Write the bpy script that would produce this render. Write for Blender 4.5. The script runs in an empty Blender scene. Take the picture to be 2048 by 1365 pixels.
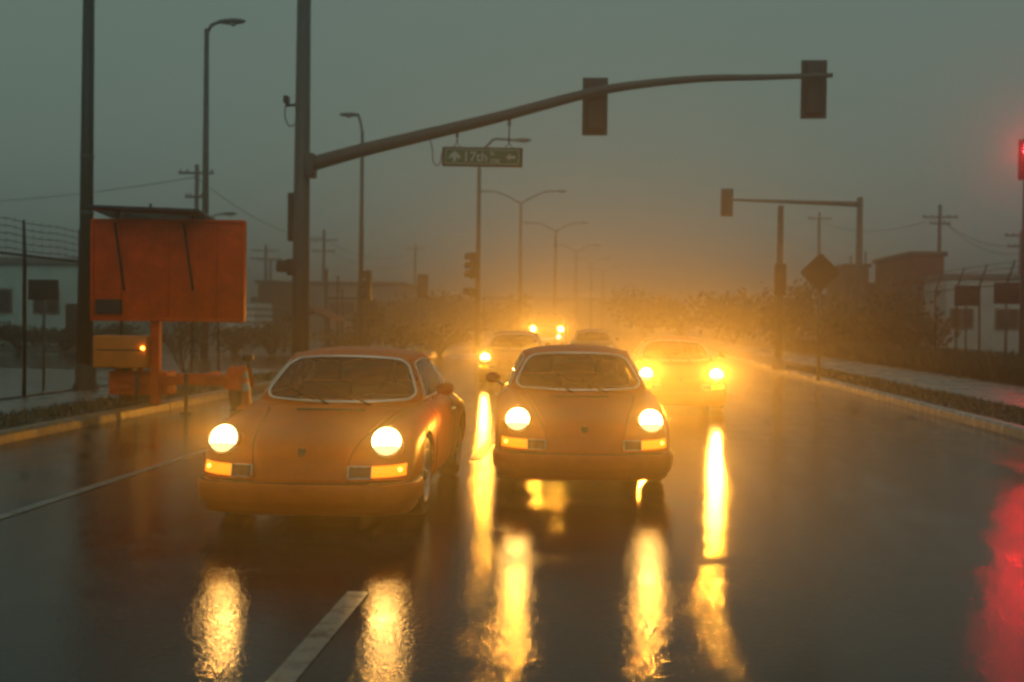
import bpy, bmesh, math, random
from mathutils import Vector, Matrix

R = math.radians
rng = random.Random(17)
scene = bpy.context.scene
COL = scene.collection

# ------------------------------------------------------------------ camera
CAM_H = 1.5
CAM_ROT = Matrix.Rotation(R(4.15), 3, 'Z') @ Matrix.Rotation(R(90 - 1.0), 3, 'X') @ Matrix.Rotation(R(0.7), 3, 'Z')
cam_data = bpy.data.cameras.new('camera')
cam_data.lens = 40.0
cam_data.sensor_width = 36.0
cam_data.clip_start = 0.05
cam_data.clip_end = 3000
cam_data.dof.use_dof = True
cam_data.dof.focus_distance = 8.8
cam_data.dof.aperture_fstop = 1.7
cam = bpy.data.objects.new('camera', cam_data)
cam.matrix_world = Matrix.Translation((0, 0, CAM_H)) @ CAM_ROT.to_4x4()
COL.objects.link(cam)
scene.camera = cam

# ------------------------------------------------------------------ sky, sun, exposure
SUN_EL, SUN_AZ = R(34.0), R(172.0)          # azimuth measured from +Y towards +X
world = bpy.data.worlds.new('World')
scene.world = world
world.use_nodes = True
wn, wl = world.node_tree.nodes, world.node_tree.links
wn.clear()
sky = wn.new('ShaderNodeTexSky')
sky.sky_type = 'NISHITA'
sky.sun_disc = False
sky.sun_elevation = SUN_EL
sky.sun_rotation = SUN_AZ
sky.air_density = 2.0
sky.dust_density = 6.0
sky.ozone_density = 2.0
hs = wn.new('ShaderNodeHueSaturation'); hs.inputs['Saturation'].default_value = 0.22
tint = wn.new('ShaderNodeMix'); tint.data_type = 'RGBA'; tint.blend_type = 'MULTIPLY'
tint.inputs[0].default_value = 1.0; tint.inputs[7].default_value = (0.70, 1.0, 0.87, 1)
cl_tc = wn.new('ShaderNodeTexCoord')
cl_noise = wn.new('ShaderNodeTexNoise'); cl_noise.inputs['Scale'].default_value = 2.2; cl_noise.inputs['Detail'].default_value = 4
cl_map = wn.new('ShaderNodeMapRange'); cl_map.inputs['To Min'].default_value = 0.8; cl_map.inputs['To Max'].default_value = 1.2
cl_mul = wn.new('ShaderNodeMix'); cl_mul.data_type = 'RGBA'; cl_mul.blend_type = 'MULTIPLY'; cl_mul.inputs[0].default_value = 1.0
bg = wn.new('ShaderNodeBackground'); bg.inputs['Strength'].default_value = 0.0028
wo = wn.new('ShaderNodeOutputWorld')
wl.new(sky.outputs[0], hs.inputs['Color']); wl.new(hs.outputs[0], tint.inputs[6])
wl.new(cl_tc.outputs['Generated'], cl_noise.inputs['Vector']); wl.new(cl_noise.outputs['Fac'], cl_map.inputs['Value'])
wl.new(tint.outputs[2], cl_mul.inputs[6]); wl.new(cl_map.outputs[0], cl_mul.inputs[7])
veil = wn.new('ShaderNodeMix'); veil.data_type = 'RGBA'; veil.blend_type = 'ADD'; veil.inputs[0].default_value = 1.0   # even grey of the rain cloud
veil.inputs[7].default_value = (44.0, 62.0, 53.0, 1)
wl.new(cl_mul.outputs[2], veil.inputs[6]); wl.new(veil.outputs[2], bg.inputs['Color']); wl.new(bg.outputs[0], wo.inputs[0])

sun_d = bpy.data.lights.new('sun', 'SUN')
sun_d.energy = 0.16; sun_d.angle = R(45); sun_d.color = (0.94, 1.0, 0.92)
sun = bpy.data.objects.new('sun', sun_d)
sdir = Vector((math.sin(SUN_AZ) * math.cos(SUN_EL), math.cos(SUN_AZ) * math.cos(SUN_EL), math.sin(SUN_EL)))
sun.rotation_euler = sdir.to_track_quat('Z', 'Y').to_euler()
COL.objects.link(sun)

scene.view_settings.view_transform = 'Standard'
scene.view_settings.look = 'None'
scene.view_settings.gamma = 1.0
scene.view_settings.exposure = 0.0
cy = scene.cycles
cy.use_denoising = True
cy.max_bounces = 4; cy.diffuse_bounces = 1; cy.glossy_bounces = 2; cy.transmission_bounces = 4
cy.use_adaptive_sampling = True; cy.adaptive_threshold = 0.03
cy.transparent_max_bounces = 16; cy.volume_bounces = 0
cy.sample_clamp_indirect = 30.0
cy.caustics_reflective = False; cy.caustics_refractive = False
cy.filter_width = 2.7

# ------------------------------------------------------------------ helpers
def ray(px, py):
    return CAM_ROT @ Vector(((px - 1024) / 2275.6, -(py - 682.5) / 2275.6, -1.0))
def at(px, py, Y):
    """the point of the plane y = Y that the photograph shows at this pixel"""
    d = ray(px, py); k = Y / d.y
    return Vector((d.x * k, Y, CAM_H + d.z * k))
def gx(px, Y):
    return at(px, 640, Y).x

class MB:
    def __init__(s):
        s.v = []; s.f = []; s.sm = []; s.mi = []; s.m = 0
    def add(s, vs, fs, smooth=False):
        o = len(s.v); s.v += [tuple(p) for p in vs]
        for f in fs:
            s.f.append(tuple(i + o for i in f)); s.sm.append(smooth); s.mi.append(s.m)
        return s
    def box(s, c, d, rot=None, bev=0.0):
        cx, cy_, cz = c; hx, hy, hz = d[0] / 2, d[1] / 2, d[2] / 2
        M = rot if rot is not None else Matrix.Identity(3)
        if bev <= 0:
            vs = [Vector((x * hx, y * hy, z * hz)) for x in (-1, 1) for y in (-1, 1) for z in (-1, 1)]
            fs = [(0, 1, 3, 2), (4, 6, 7, 5), (0, 4, 5, 1), (2, 3, 7, 6), (0, 2, 6, 4), (1, 5, 7, 3)]
            s.add([M @ p + Vector(c) for p in vs], fs)
        else:
            bm = bmesh.new(); bmesh.ops.create_cube(bm, size=1.0)
            for v in bm.verts: v.co = Vector((v.co.x * d[0], v.co.y * d[1], v.co.z * d[2]))
            bmesh.ops.bevel(bm, geom=list(bm.edges), offset=bev, segments=2, affect='EDGES', profile=0.7)
            bm.verts.ensure_lookup_table()
            s.add([M @ v.co + Vector(c) for v in bm.verts], [[v.index for v in f.verts] for f in bm.faces], True)
            bm.free()
        return s
    def tube(s, pts, r, n=8, closed=False, caps=True):
        pts = [Vector(p) for p in pts]; N = len(pts)
        rs = r if isinstance(r, (list, tuple)) else [r] * N
        vs = []; up = None
        for i, p in enumerate(pts):
            if closed: t = pts[(i + 1) % N] - pts[i - 1]
            else: t = pts[min(i + 1, N - 1)] - pts[max(i - 1, 0)]
            t = t.normalized() if t.length > 1e-9 else Vector((0, 0, 1))
            if up is None:
                up = Vector((0, 0, 1)) if abs(t.z) < 0.9 else Vector((1, 0, 0))
            a = t.cross(up)
            a = a.normalized() if a.length > 1e-6 else t.orthogonal().normalized()
            b = a.cross(t).normalized(); up = b
            for k in range(n):
                q = 2 * math.pi * k / n
                vs.append(p + a * (rs[i] * math.cos(q)) + b * (rs[i] * math.sin(q)))
        fs = []
        for i in range(N if closed else N - 1):
            for k in range(n):
                i2 = (i + 1) % N
                fs.append((i * n + k, i * n + (k + 1) % n, i2 * n + (k + 1) % n, i2 * n + k))
        if caps and not closed:
            fs.append(tuple(range(n - 1, -1, -1))); fs.append(tuple((N - 1) * n + k for k in range(n)))
        return s.add(vs, fs, True)
    def lathe(s, prof, n=24, M=None):
        """prof: (radius, height) about local z"""
        M = M if M is not None else Matrix.Identity(4)
        vs = [M @ Vector((r_ * math.cos(2 * math.pi * k / n), r_ * math.sin(2 * math.pi * k / n), z)) for r_, z in prof for k in range(n)]
        fs = [(i * n + k, i * n + (k + 1) % n, (i + 1) * n + (k + 1) % n, (i + 1) * n + k) for i in range(len(prof) - 1) for k in range(n)]
        return s.add(vs, fs, True)
    def prism(s, poly, a, b):
        """poly: list of points (Vectors) offset by a and b"""
        n = len(poly); a = Vector(a); b = Vector(b)
        vs = [Vector(p) + a for p in poly] + [Vector(p) + b for p in poly]
        fs = [tuple(range(n - 1, -1, -1)), tuple(range(n, 2 * n))] + [(i, (i + 1) % n, n + (i + 1) % n, n + i) for i in range(n)]
        return s.add(vs, fs)
    def grid(s, rows, keep=None, smooth=True):
        n = len(rows[0]); vs = [p for r_ in rows for p in r_]
        fs = [(i * n + j, i * n + j + 1, (i + 1) * n + j + 1, (i + 1) * n + j)
              for i in range(len(rows) - 1) for j in range(n - 1) if keep is None or keep(i, j)]
        return s.add(vs, fs, smooth)
    def mesh(s, name, mats, weld=0.0, recalc=True):
        me = bpy.data.meshes.new(name)
        me.from_pydata(s.v, [], s.f)
        me.polygons.foreach_set('use_smooth', s.sm)
        for m in (mats if isinstance(mats, (list, tuple)) else [mats]): me.materials.append(m)
        me.polygons.foreach_set('material_index', s.mi)
        if recalc or weld:
            bm = bmesh.new(); bm.from_mesh(me)
            if weld: bmesh.ops.remove_doubles(bm, verts=bm.verts, dist=weld)
            bmesh.ops.delete(bm, geom=[v for v in bm.verts if not v.link_faces], context='VERTS')
            if recalc: bmesh.ops.recalc_face_normals(bm, faces=bm.faces)
            bm.to_mesh(me); bm.free()
        me.update()
        return me
    def build(s, name, mats, parent=None, weld=0.0, recalc=True, loc=None):
        o = bpy.data.objects.new(name, s.mesh(name, mats, weld, recalc))
        COL.objects.link(o)
        if parent is not None: o.parent = parent
        if loc is not None: o.location = loc
        return o

def tag(o, label, cat, group=None):
    o['label'] = label; o['category'] = cat
    if group: o['group'] = group
    return o
def thing(name, label, cat, loc=(0, 0, 0), rz=0.0, group=None):
    o = bpy.data.objects.new(name, None); COL.objects.link(o)
    o.location = loc; o.rotation_euler = (0, 0, rz); o.empty_display_size = 0.2
    return tag(o, label, cat, group)
def struct(o):
    o['kind'] = 'structure'; return o
def stuff(o):
    o['kind'] = 'stuff'; return o
def copy_tree(o, parent=None):
    c = o.copy(); COL.objects.link(c); c.parent = parent
    for ch in list(o.children): copy_tree(ch, c)
    return c

def crom(P, n):
    """Catmull-Rom through P (tuples), n samples per span"""
    P = [Vector(p) for p in P]; out = []
    for i in range(len(P) - 1):
        p0 = P[i - 1] if i else P[0] * 2 - P[1]
        p3 = P[i + 2] if i + 2 < len(P) else P[-1] * 2 - P[-2]
        p1, p2 = P[i], P[i + 1]
        for k in range(n):
            t = k / n
            out.append(0.5 * ((2 * p1) + (p2 - p0) * t + (2 * p0 - 5 * p1 + 4 * p2 - p3) * t * t + (3 * p1 - p0 - 3 * p2 + p3) * t ** 3))
    out.append(P[-1]); return out
def curve_at(P, t):
    """Catmull-Rom through P at t in 0..1"""
    m = len(P) - 1; x = min(max(t, 0), 1) * m; i = min(int(x), m - 1); t = x - i
    p0 = Vector(P[i - 1]) if i else Vector(P[0]) * 2 - Vector(P[1])
    p1, p2 = Vector(P[i]), Vector(P[i + 1])
    p3 = Vector(P[i + 2]) if i + 2 <= m else Vector(P[-1]) * 2 - Vector(P[-2])
    return 0.5 * ((2 * p1) + (p2 - p0) * t + (2 * p0 - 5 * p1 + 4 * p2 - p3) * t * t + (3 * p1 - p0 - 3 * p2 + p3) * t ** 3)

# ------------------------------------------------------------------ materials
def mat(name, col, rough=0.6, metal=0.0, var=0.15, vscale=3.0, bump=0.0, bscale=40.0, coat=0.0, emit=None, estr=0.0, spec=0.5):
    m = bpy.data.materials.new(name); m.use_nodes = True
    nt = m.node_tree; N, L = nt.nodes, nt.links
    b = N['Principled BSDF']
    b.inputs['Roughness'].default_value = rough; b.inputs['Metallic'].default_value = metal
    b.inputs['Coat Weight'].default_value = coat; b.inputs['Coat Roughness'].default_value = 0.08
    b.inputs['Specular IOR Level'].default_value = spec
    b.inputs['Base Color'].default_value = (*col, 1)
    tc = N.new('ShaderNodeTexCoord')
    if var > 0:
        no = N.new('ShaderNodeTexNoise'); no.inputs['Scale'].default_value = vscale; no.inputs['Detail'].default_value = 6; no.inputs['Roughness'].default_value = 0.65
        L.new(tc.outputs['Object'], no.inputs['Vector'])
        mr = N.new('ShaderNodeMapRange'); mr.inputs['From Min'].default_value = 0.25; mr.inputs['From Max'].default_value = 0.75
        mr.inputs['To Min'].default_value = 1 - var; mr.inputs['To Max'].default_value = 1 + var
        mx = N.new('ShaderNodeMix'); mx.data_type = 'RGBA'; mx.blend_type = 'MULTIPLY'; mx.inputs[0].default_value = 1
        mx.inputs[6].default_value = (*col, 1)
        L.new(no.outputs['Fac'], mr.inputs['Value']); L.new(mr.outputs[0], mx.inputs[7]); L.new(mx.outputs[2], b.inputs['Base Color'])
        rr = N.new('ShaderNodeMapRange'); rr.inputs['To Min'].default_value = max(rough - 0.12, 0.03); rr.inputs['To Max'].default_value = min(rough + 0.12, 1)
        L.new(no.outputs['Fac'], rr.inputs['Value']); L.new(rr.outputs[0], b.inputs['Roughness'])
    if bump > 0:
        nb = N.new('ShaderNodeTexNoise'); nb.inputs['Scale'].default_value = bscale; nb.inputs['Detail'].default_value = 4
        L.new(tc.outputs['Object'], nb.inputs['Vector'])
        bp = N.new('ShaderNodeBump'); bp.inputs['Strength'].default_value = bump; bp.inputs['Distance'].default_value = 0.02
        L.new(nb.outputs['Fac'], bp.inputs['Height']); L.new(bp.outputs[0], b.inputs['Normal'])
    if emit:
        b.inputs['Emission Color'].default_value = (*emit, 1); b.inputs['Emission Strength'].default_value = estr
    return m

def wet_asphalt():
    m = bpy.data.materials.new('wet_asphalt'); m.use_nodes = True
    N, L = m.node_tree.nodes, m.node_tree.links; b = N['Principled BSDF']
    tc = N.new('ShaderNodeTexCoord')
    def noise(sc, det, ro=0.6, vec=None):
        n = N.new('ShaderNodeTexNoise'); n.inputs['Scale'].default_value = sc; n.inputs['Detail'].default_value = det; n.inputs['Roughness'].default_value = ro
        L.new(vec or tc.outputs['Object'], n.inputs['Vector']); return n
    def rng_(n, a, b_, c, d):
        r_ = N.new('ShaderNodeMapRange'); r_.inputs['From Min'].default_value = a; r_.inputs['From Max'].default_value = b_
        r_.inputs['To Min'].default_value = c; r_.inputs['To Max'].default_value = d; L.new(n, r_.inputs['Value']); return r_
    big = noise(1.3, 8, 0.65); mp = N.new('ShaderNodeMapping'); mp.inputs['Scale'].default_value = (1.6, 0.12, 1)
    L.new(tc.outputs['Object'], mp.inputs['Vector'])
    tracks = noise(1.1, 3, 0.5, mp.outputs[0])
    grain = noise(140, 3, 0.7); agg = noise(38, 5, 0.7); wav = noise(31, 3, 0.6)
    mix1 = N.new('ShaderNodeMath'); mix1.operation = 'ADD'; L.new(big.outputs['Fac'], mix1.inputs[0]); L.new(tracks.outputs['Fac'], mix1.inputs[1])
    col = N.new('ShaderNodeValToRGB')
    col.color_ramp.elements[0].position = 0.3; col.color_ramp.elements[0].color = (0.010, 0.0105, 0.010, 1)
    col.color_ramp.elements[1].position = 0.75; col.color_ramp.elements[1].color = (0.046, 0.046, 0.043, 1)
    ad = N.new('ShaderNodeMix'); ad.data_type = 'FLOAT'; ad.inputs[0].default_value = 0.5
    L.new(agg.outputs['Fac'], ad.inputs[2]); L.new(big.outputs['Fac'], ad.inputs[3]); L.new(ad.outputs[0], col.inputs['Fac'])
    L.new(col.outputs[0], b.inputs['Base Color'])
    ro = rng_(mix1.outputs[0], 0.75, 1.25, 0.04, 0.13); L.new(ro.outputs[0], b.inputs['Roughness'])
    b.inputs['IOR'].default_value = 1.36; b.inputs['Specular IOR Level'].default_value = 0.5
    st = rng_(mix1.outputs[0], 0.75, 1.25, 0.09, 0.30)
    vor = N.new('ShaderNodeTexVoronoi'); vor.inputs['Scale'].default_value = 55; L.new(tc.outputs['Object'], vor.inputs['Vector'])
    vinv = N.new('ShaderNodeMath'); vinv.operation = 'MULTIPLY_ADD'; vinv.inputs[1].default_value = -0.2; vinv.inputs[2].default_value = 0.5; L.new(vor.outputs['Distance'], vinv.inputs[0])
    hsum = N.new('ShaderNodeMath'); hsum.operation = 'MULTIPLY_ADD'; hsum.inputs[1].default_value = 0.12
    L.new(grain.outputs['Fac'], hsum.inputs[0]); had = N.new('ShaderNodeMath'); had.operation = 'ADD'; L.new(wav.outputs['Fac'], had.inputs[0]); L.new(vinv.outputs[0], had.inputs[1]); L.new(had.outputs[0], hsum.inputs[2])
    bp = N.new('ShaderNodeBump'); bp.inputs['Distance'].default_value = 0.012
    L.new(st.outputs[0], bp.inputs['Strength']); L.new(hsum.outputs[0], bp.inputs['Height']); L.new(bp.outputs[0], b.inputs['Normal'])
    return m

def worn_paint(name, col, wear=0.45, under=(0.04, 0.04, 0.04), rough=0.3):
    m = bpy.data.materials.new(name); m.use_nodes = True
    N, L = m.node_tree.nodes, m.node_tree.links; b = N['Principled BSDF']
    tc = N.new('ShaderNodeTexCoord'); no = N.new('ShaderNodeTexNoise'); no.inputs['Scale'].default_value = 9; no.inputs['Detail'].default_value = 8; no.inputs['Roughness'].default_value = 0.75
    L.new(tc.outputs['Object'], no.inputs['Vector'])
    cr = N.new('ShaderNodeValToRGB'); cr.color_ramp.elements[0].position = wear - 0.08; cr.color_ramp.elements[1].position = wear + 0.06
    cr.color_ramp.elements[0].color = (*under, 1); cr.color_ramp.elements[1].color = (*col, 1)
    L.new(no.outputs['Fac'], cr.inputs[0]); L.new(cr.outputs[0], b.inputs['Base Color'])
    b.inputs['Roughness'].default_value = rough
    bp = N.new('ShaderNodeBump'); bp.inputs['Strength'].default_value = 0.2; bp.inputs['Distance'].default_value = 0.01
    L.new(no.outputs['Fac'], bp.inputs['Height']); L.new(bp.outputs[0], b.inputs['Normal'])
    return m

def glass(name, tintc=(0.75, 0.82, 0.78), refl=1.0):
    m = bpy.data.materials.new(name); m.use_nodes = True
    N, L = m.node_tree.nodes, m.node_tree.links
    out = N['Material Output']; N.remove(N['Principled BSDF'])
    tr = N.new('ShaderNodeBsdfTransparent'); tr.inputs[0].default_value = (*tintc, 1)
    gl = N.new('ShaderNodeBsdfGlossy'); gl.inputs['Roughness'].default_value = 0.06
    fr = N.new('ShaderNodeFresnel'); fr.inputs['IOR'].default_value = 1.5
    tc = N.new('ShaderNodeTexCoord'); no = N.new('ShaderNodeTexNoise'); no.inputs['Scale'].default_value = 90; no.inputs['Detail'].default_value = 3
    L.new(tc.outputs['Object'], no.inputs['Vector'])
    bp = N.new('ShaderNodeBump'); bp.inputs['Strength'].default_value = 0.12; bp.inputs['Distance'].default_value = 0.004
    L.new(no.outputs['Fac'], bp.inputs['Height']); L.new(bp.outputs[0], gl.inputs['Normal'])
    mx = N.new('ShaderNodeMixShader'); L.new(fr.outputs[0], mx.inputs[0]); L.new(tr.outputs[0], mx.inputs[1]); L.new(gl.outputs[0], mx.inputs[2])
    L.new(mx.outputs[0], out.inputs[0])
    return m

def emitter(name, col, strength):
    m = bpy.data.materials.new(name); m.use_nodes = True
    N, L = m.node_tree.nodes, m.node_tree.links
    b = N['Principled BSDF']; b.inputs['Base Color'].default_value = (*[min(c, 0.8) for c in col], 1); b.inputs['Roughness'].default_value = 0.2
    b.inputs['Emission Color'].default_value = (*col, 1); b.inputs['Emission Strength'].default_value = strength
    m.cycles.emission_sampling = 'FRONT'
    return m

def car_paint(name, col):
    return mat(name, col, 0.36, 0.0, 0.28, 1.8, 0.12, 260.0, coat=0.08, spec=0.18)

M_ASPH = wet_asphalt()
M_WHITE_LINE = worn_paint('lane_paint', (0.26, 0.26, 0.23), 0.46)
M_KERB_Y = worn_paint('yellow_kerb_paint', (0.36, 0.20, 0.02), 0.52, (0.16, 0.15, 0.13), 0.35)
M_KERB = mat('kerb_concrete', (0.40, 0.40, 0.37), 0.25, 0, 0.35, 4, 0.3, 60)
M_WALK = mat('sidewalk_concrete', (0.20, 0.20, 0.185), 0.28, 0, 0.3, 1.2, 0.2, 50)
M_DIRT = mat('wet_dirt', (0.045, 0.04, 0.028), 0.55, 0, 0.45, 2, 0.8, 25)
M_GROUND = mat('wet_ground', (0.06, 0.06, 0.045), 0.45, 0, 0.4, 0.4, 0.5, 10)
M_LOT = mat('wet_lot', (0.20, 0.21, 0.20), 0.22, 0, 0.35, 0.6, 0.2, 30)
M_GRASS = mat('grass_blade', (0.06, 0.075, 0.025), 0.5, 0, 0.4, 3)
M_LEAF = mat('leaf', (0.05, 0.062, 0.026), 0.6, 0, 0.5, 1.5)
M_LEAF2 = mat('dry_leaf', (0.085, 0.07, 0.03), 0.6, 0, 0.5, 1.5)
M_BARK = mat('bark', (0.05, 0.04, 0.03), 0.8, 0, 0.3, 8, 0.5, 30)
M_POLE_GREEN = mat('dark_green_steel', (0.012, 0.026, 0.015), 0.45, 0.2, 0.25, 4, 0.1, 60)
M_STEEL = mat('galvanised_steel', (0.075, 0.085, 0.08), 0.5, 0.2, 0.2, 5, 0.1, 60)
M_DARK = mat('dark_painted_metal', (0.012, 0.014, 0.013), 0.5, 0.1, 0.25, 5)
M_WOOD = mat('creosote_wood', (0.04, 0.033, 0.026), 0.8, 0, 0.3, 6, 0.5, 30)
M_WIRE = mat('wire', (0.02, 0.02, 0.02), 0.6, 0.3, 0)
M_ORANGE = mat('orange_painted_steel', (0.80, 0.075, 0.003), 0.5, 0, 0.35, 2.5, 0.15, 30, spec=0.15)
M_ORANGE2 = mat('bright_orange_plastic', (0.85, 0.20, 0.010), 0.4, 0, 0.15, 4)
M_TYRE = mat('tyre_rubber', (0.012, 0.012, 0.012), 0.6, 0, 0.2, 12, 0.3, 80)
M_ALLOY = mat('alloy_rim', (0.45, 0.45, 0.43), 0.3, 0.9, 0.1, 8)
M_CHROME = mat('chrome', (0.85, 0.84, 0.80), 0.30, 1.0, 0)
M_BLACK = mat('black_rubber', (0.01, 0.01, 0.01), 0.55, 0, 0.1, 20)
M_INT = mat('black_vinyl', (0.014, 0.013, 0.012), 0.6, 0, 0.2, 10)
M_SOLAR = mat('solar_cells', (0.012, 0.02, 0.035), 0.15, 0.2, 0.15, 12)
M_SIGN_G = mat('green_sign_sheet', (0.010, 0.15, 0.065), 0.4, 0, 0.12, 8)
M_SIGN_W = mat('white_sign_sheet', (0.50, 0.56, 0.50), 0.4, 0, 0.1, 8)
M_SIGN_BACK = mat('sign_back', (0.06, 0.035, 0.02), 0.5, 0.2, 0.25, 6)
M_TEAL = mat('pale_teal_wall', (0.55, 0.74, 0.68), 0.7, 0, 0.2, 0.8, 0.2, 10)
M_GREYW = mat('grey_wall', (0.22, 0.22, 0.2), 0.7, 0, 0.25, 0.8, 0.2, 10)
M_BROWNW = mat('brown_wall', (0.10, 0.06, 0.035), 0.7, 0, 0.3, 0.8, 0.2, 10)
M_REDW = mat('red_brown_wall', (0.16, 0.035, 0.018), 0.7, 0, 0.3, 1.5, 0.2, 10)
M_ROOF = mat('dark_roof', (0.06, 0.055, 0.05), 0.6, 0, 0.3, 1, 0.2, 8)
M_WHITEW = mat('white_cladding', (0.66, 0.68, 0.64), 0.6, 0, 0.2, 1)
M_WINDOW = mat('window_glass', (0.02, 0.024, 0.024), 0.1, 0, 0.2, 2)
M_HILL = mat('hill_scrub', (0.05, 0.052, 0.04), 0.9, 0, 0.4, 0.02)
M_SKIN = mat('skin', (0.32, 0.17, 0.11), 0.5, 0, 0.1, 20)
M_HAIR = mat('hair', (0.015, 0.011, 0.008), 0.6, 0, 0.3, 40)
M_JACKET = mat('dark_jacket', (0.02, 0.02, 0.023), 0.8, 0, 0.3, 12, 0.3, 60)
M_GLASS = glass('windscreen_glass')
HEAD_COL = (1.0, 0.37, 0.03)
M_HEAD = emitter('headlamp_glow', (1.0, 0.50, 0.11), 70.0)
M_HEAD_LOW = emitter('lower_lens_glow', (1.0, 0.62, 0.22), 2.2)
M_INDIC = emitter('amber_lens', (1.0, 0.27, 0.010), 1.5)
M_INDIC_HOT = emitter('amber_bulb', (1.0, 0.52, 0.06), 9.0)
M_RED = emitter('red_signal_lens', (1.0, 0.012, 0.02), 420.0)
M_LENS_OFF = mat('unlit_lens', (0.03, 0.025, 0.02), 0.15, 0, 0)
M_LAMPGLASS = mat('lamp_glass', (0.5, 0.52, 0.5), 0.2, 0, 0)

# ------------------------------------------------------------------ ground, road, kerbs
KL, KR = -6.85, 5.75          # faces of the two kerbs
gnd = MB(); gnd.grid([[(x, y, -0.03) for x in (-260, -60, -20, 0, 20, 60, 260)] for y in (-60, 0, 40, 90, 200, 420)])
struct(gnd.build('ground', M_GROUND))
rd = MB(); rd.grid([[(x, y, 0.0) for x in (KL - 0.02, -3, 0, 3, KR + 0.02)] for y in (-40, 0, 20, 40, 70, 120, 260, 400)])
struct(rd.build('road', M_ASPH))
# the cross street beyond the mast arm
cs = MB(); cs.grid([[(x, y, -0.004) for x in (-200, -60, KL - 0.02)] for y in (30.0, 36, 44.0)])
struct(cs.build('cross_street', M_ASPH))

def strip(name, x0, x1, y0, y1, z0, z1, m, label=None, n=1, bev=0.02):
    b = MB(); b.box(((x0 + x1) / 2, (y0 + y1) / 2, (z0 + z1) / 2), (abs(x1 - x0), abs(y1 - y0), z1 - z0), bev=bev)
    return struct(b.build(name, m))

def kerb(name, xs, side, y0, y1, m, seg=3.0, corner=None):
    """cast kerb in lengths of three metres, with open joints"""
    root = bpy.data.objects.new(name, None); COL.objects.link(root); root.location = (0, y0, 0); struct(root)
    b = MB(); prof = [(0, -0.02), (0.012, 0.10), (0.03, 0.135), (0.06, 0.142), (0.16, 0.142), (0.16, -0.02)]
    L_ = seg - 0.012
    rows = [[(side * p[0], yy, p[1]) for p in prof] for yy in (0, L_ * 0.5, L_)]
    b.grid(rows, smooth=False)
    n = len(prof)
    b.add(rows[0], [tuple(range(n))]); b.add(rows[2], [tuple(range(n))])
    me = b.mesh('kerbstone', m)
    k = int((y1 - y0) / seg)
    for i in range(k):
        o = bpy.data.objects.new('kerbstone', me); COL.objects.link(o); o.parent = root
        o.location = (xs + rng.uniform(-.006, .006), i * seg, rng.uniform(-.006, .004))
    return root
kerb('kerb_left', KL, -1, 3.0, 30.0, M_KERB_Y)
kerb('kerb_right', KR, 1, 15.3, 51.5, M_KERB)
kerb('kerb_left_far', KL, -1, 44.0, 140.0, M_KERB, 12.0)
kerb('kerb_right_far', KR, 1, 51.4, 147.5, M_KERB, 12.0)

strip('verge_left', KL - 0.17, KL - 1.25, 3, 30, -0.02, 0.13, M_DIRT)
strip('pavement_left', KL - 1.25, KL - 2.65, 3, 30, -0.02, 0.125, M_WALK)
strip('lot_left', -60, KL - 2.68, 3, 29.8, -0.025, 0.06, M_LOT)
strip('verge_left_far', KL - 0.17, KL - 1.8, 44, 140, -0.02, 0.12, M_DIRT)
strip('pavement_left_far', KL - 1.8, KL - 3.6, 44, 140, -0.02, 0.115, M_WALK)
strip('verge_right', KR + 0.17, KR + 1.5, 15.3, 148, -0.02, 0.13, M_DIRT)
strip('pavement_right', KR + 1.52, KR + 4.0, 3, 148, -0.02, 0.14, M_WALK)
strip('verge_right_back', KR + 4.02, KR + 7.6, 3, 148, -0.02, 0.115, M_DIRT)
strip('median', -5.6, -3.9, 60, 160, -0.02, 0.14, M_KERB)
# kerb return and storm drain where the right kerb ends
dr = thing('storm_drain', 'dark storm drain opening at the end of the pale right kerb', 'drain', (KR, 15.25, 0))
b = MB(); b.box((0.75, -1.1, 0.155), (1.5, 2.1, 0.05), bev=0.012); b.build('drain_cover', M_KERB, dr)
b = MB(); b.box((0.8, -1.1, 0.06), (1.3, 2.0, 0.12)); b.build('drain_mouth', M_BLACK, dr)
b = MB(); b.tube([(0.02, -2.1, 0.05), (0.02, -0.1, 0.05)], 0.018); b.build('drain_bar', M_STEEL, dr)
b = MB(); b.lathe([(0.0, 0.02), (0.26, 0.02), (0.28, 0.0)], 24, Matrix.Translation((0.8, -1.1, 0.183))); b.build('manhole_lid', M_STEEL, dr)
strip('verge_right_near', KR + 0.02, KR + 1.5, 3, 13.05, -0.02, 0.10, M_DIRT)

def lane_line(name, x, y0, y1, w, m=M_WHITE_LINE):
    b = MB(); n = max(2, int((y1 - y0) / 2))
    b.grid([[(x - w / 2 + rng.uniform(-.006, .006), y0 + (y1 - y0) * i / n, 0.005), (x + w / 2 + rng.uniform(-.006, .006), y0 + (y1 - y0) * i / n, 0.005)] for i in range(n + 1)], smooth=False)
    return struct(b.build(name, m))
lane_line('edge_line', -4.37, 4, 26, 0.10)
lane_line('lane_line', -1.27, 3.2, 6.15, 0.12)
for i in range(4): lane_line('lane_line', -1.27, 12.2 + i * 9, 15.2 + i * 9, 0.12)
for i in range(8): lane_line('lane_line', 2.3, 26 + i * 9, 29 + i * 9, 0.12)

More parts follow.
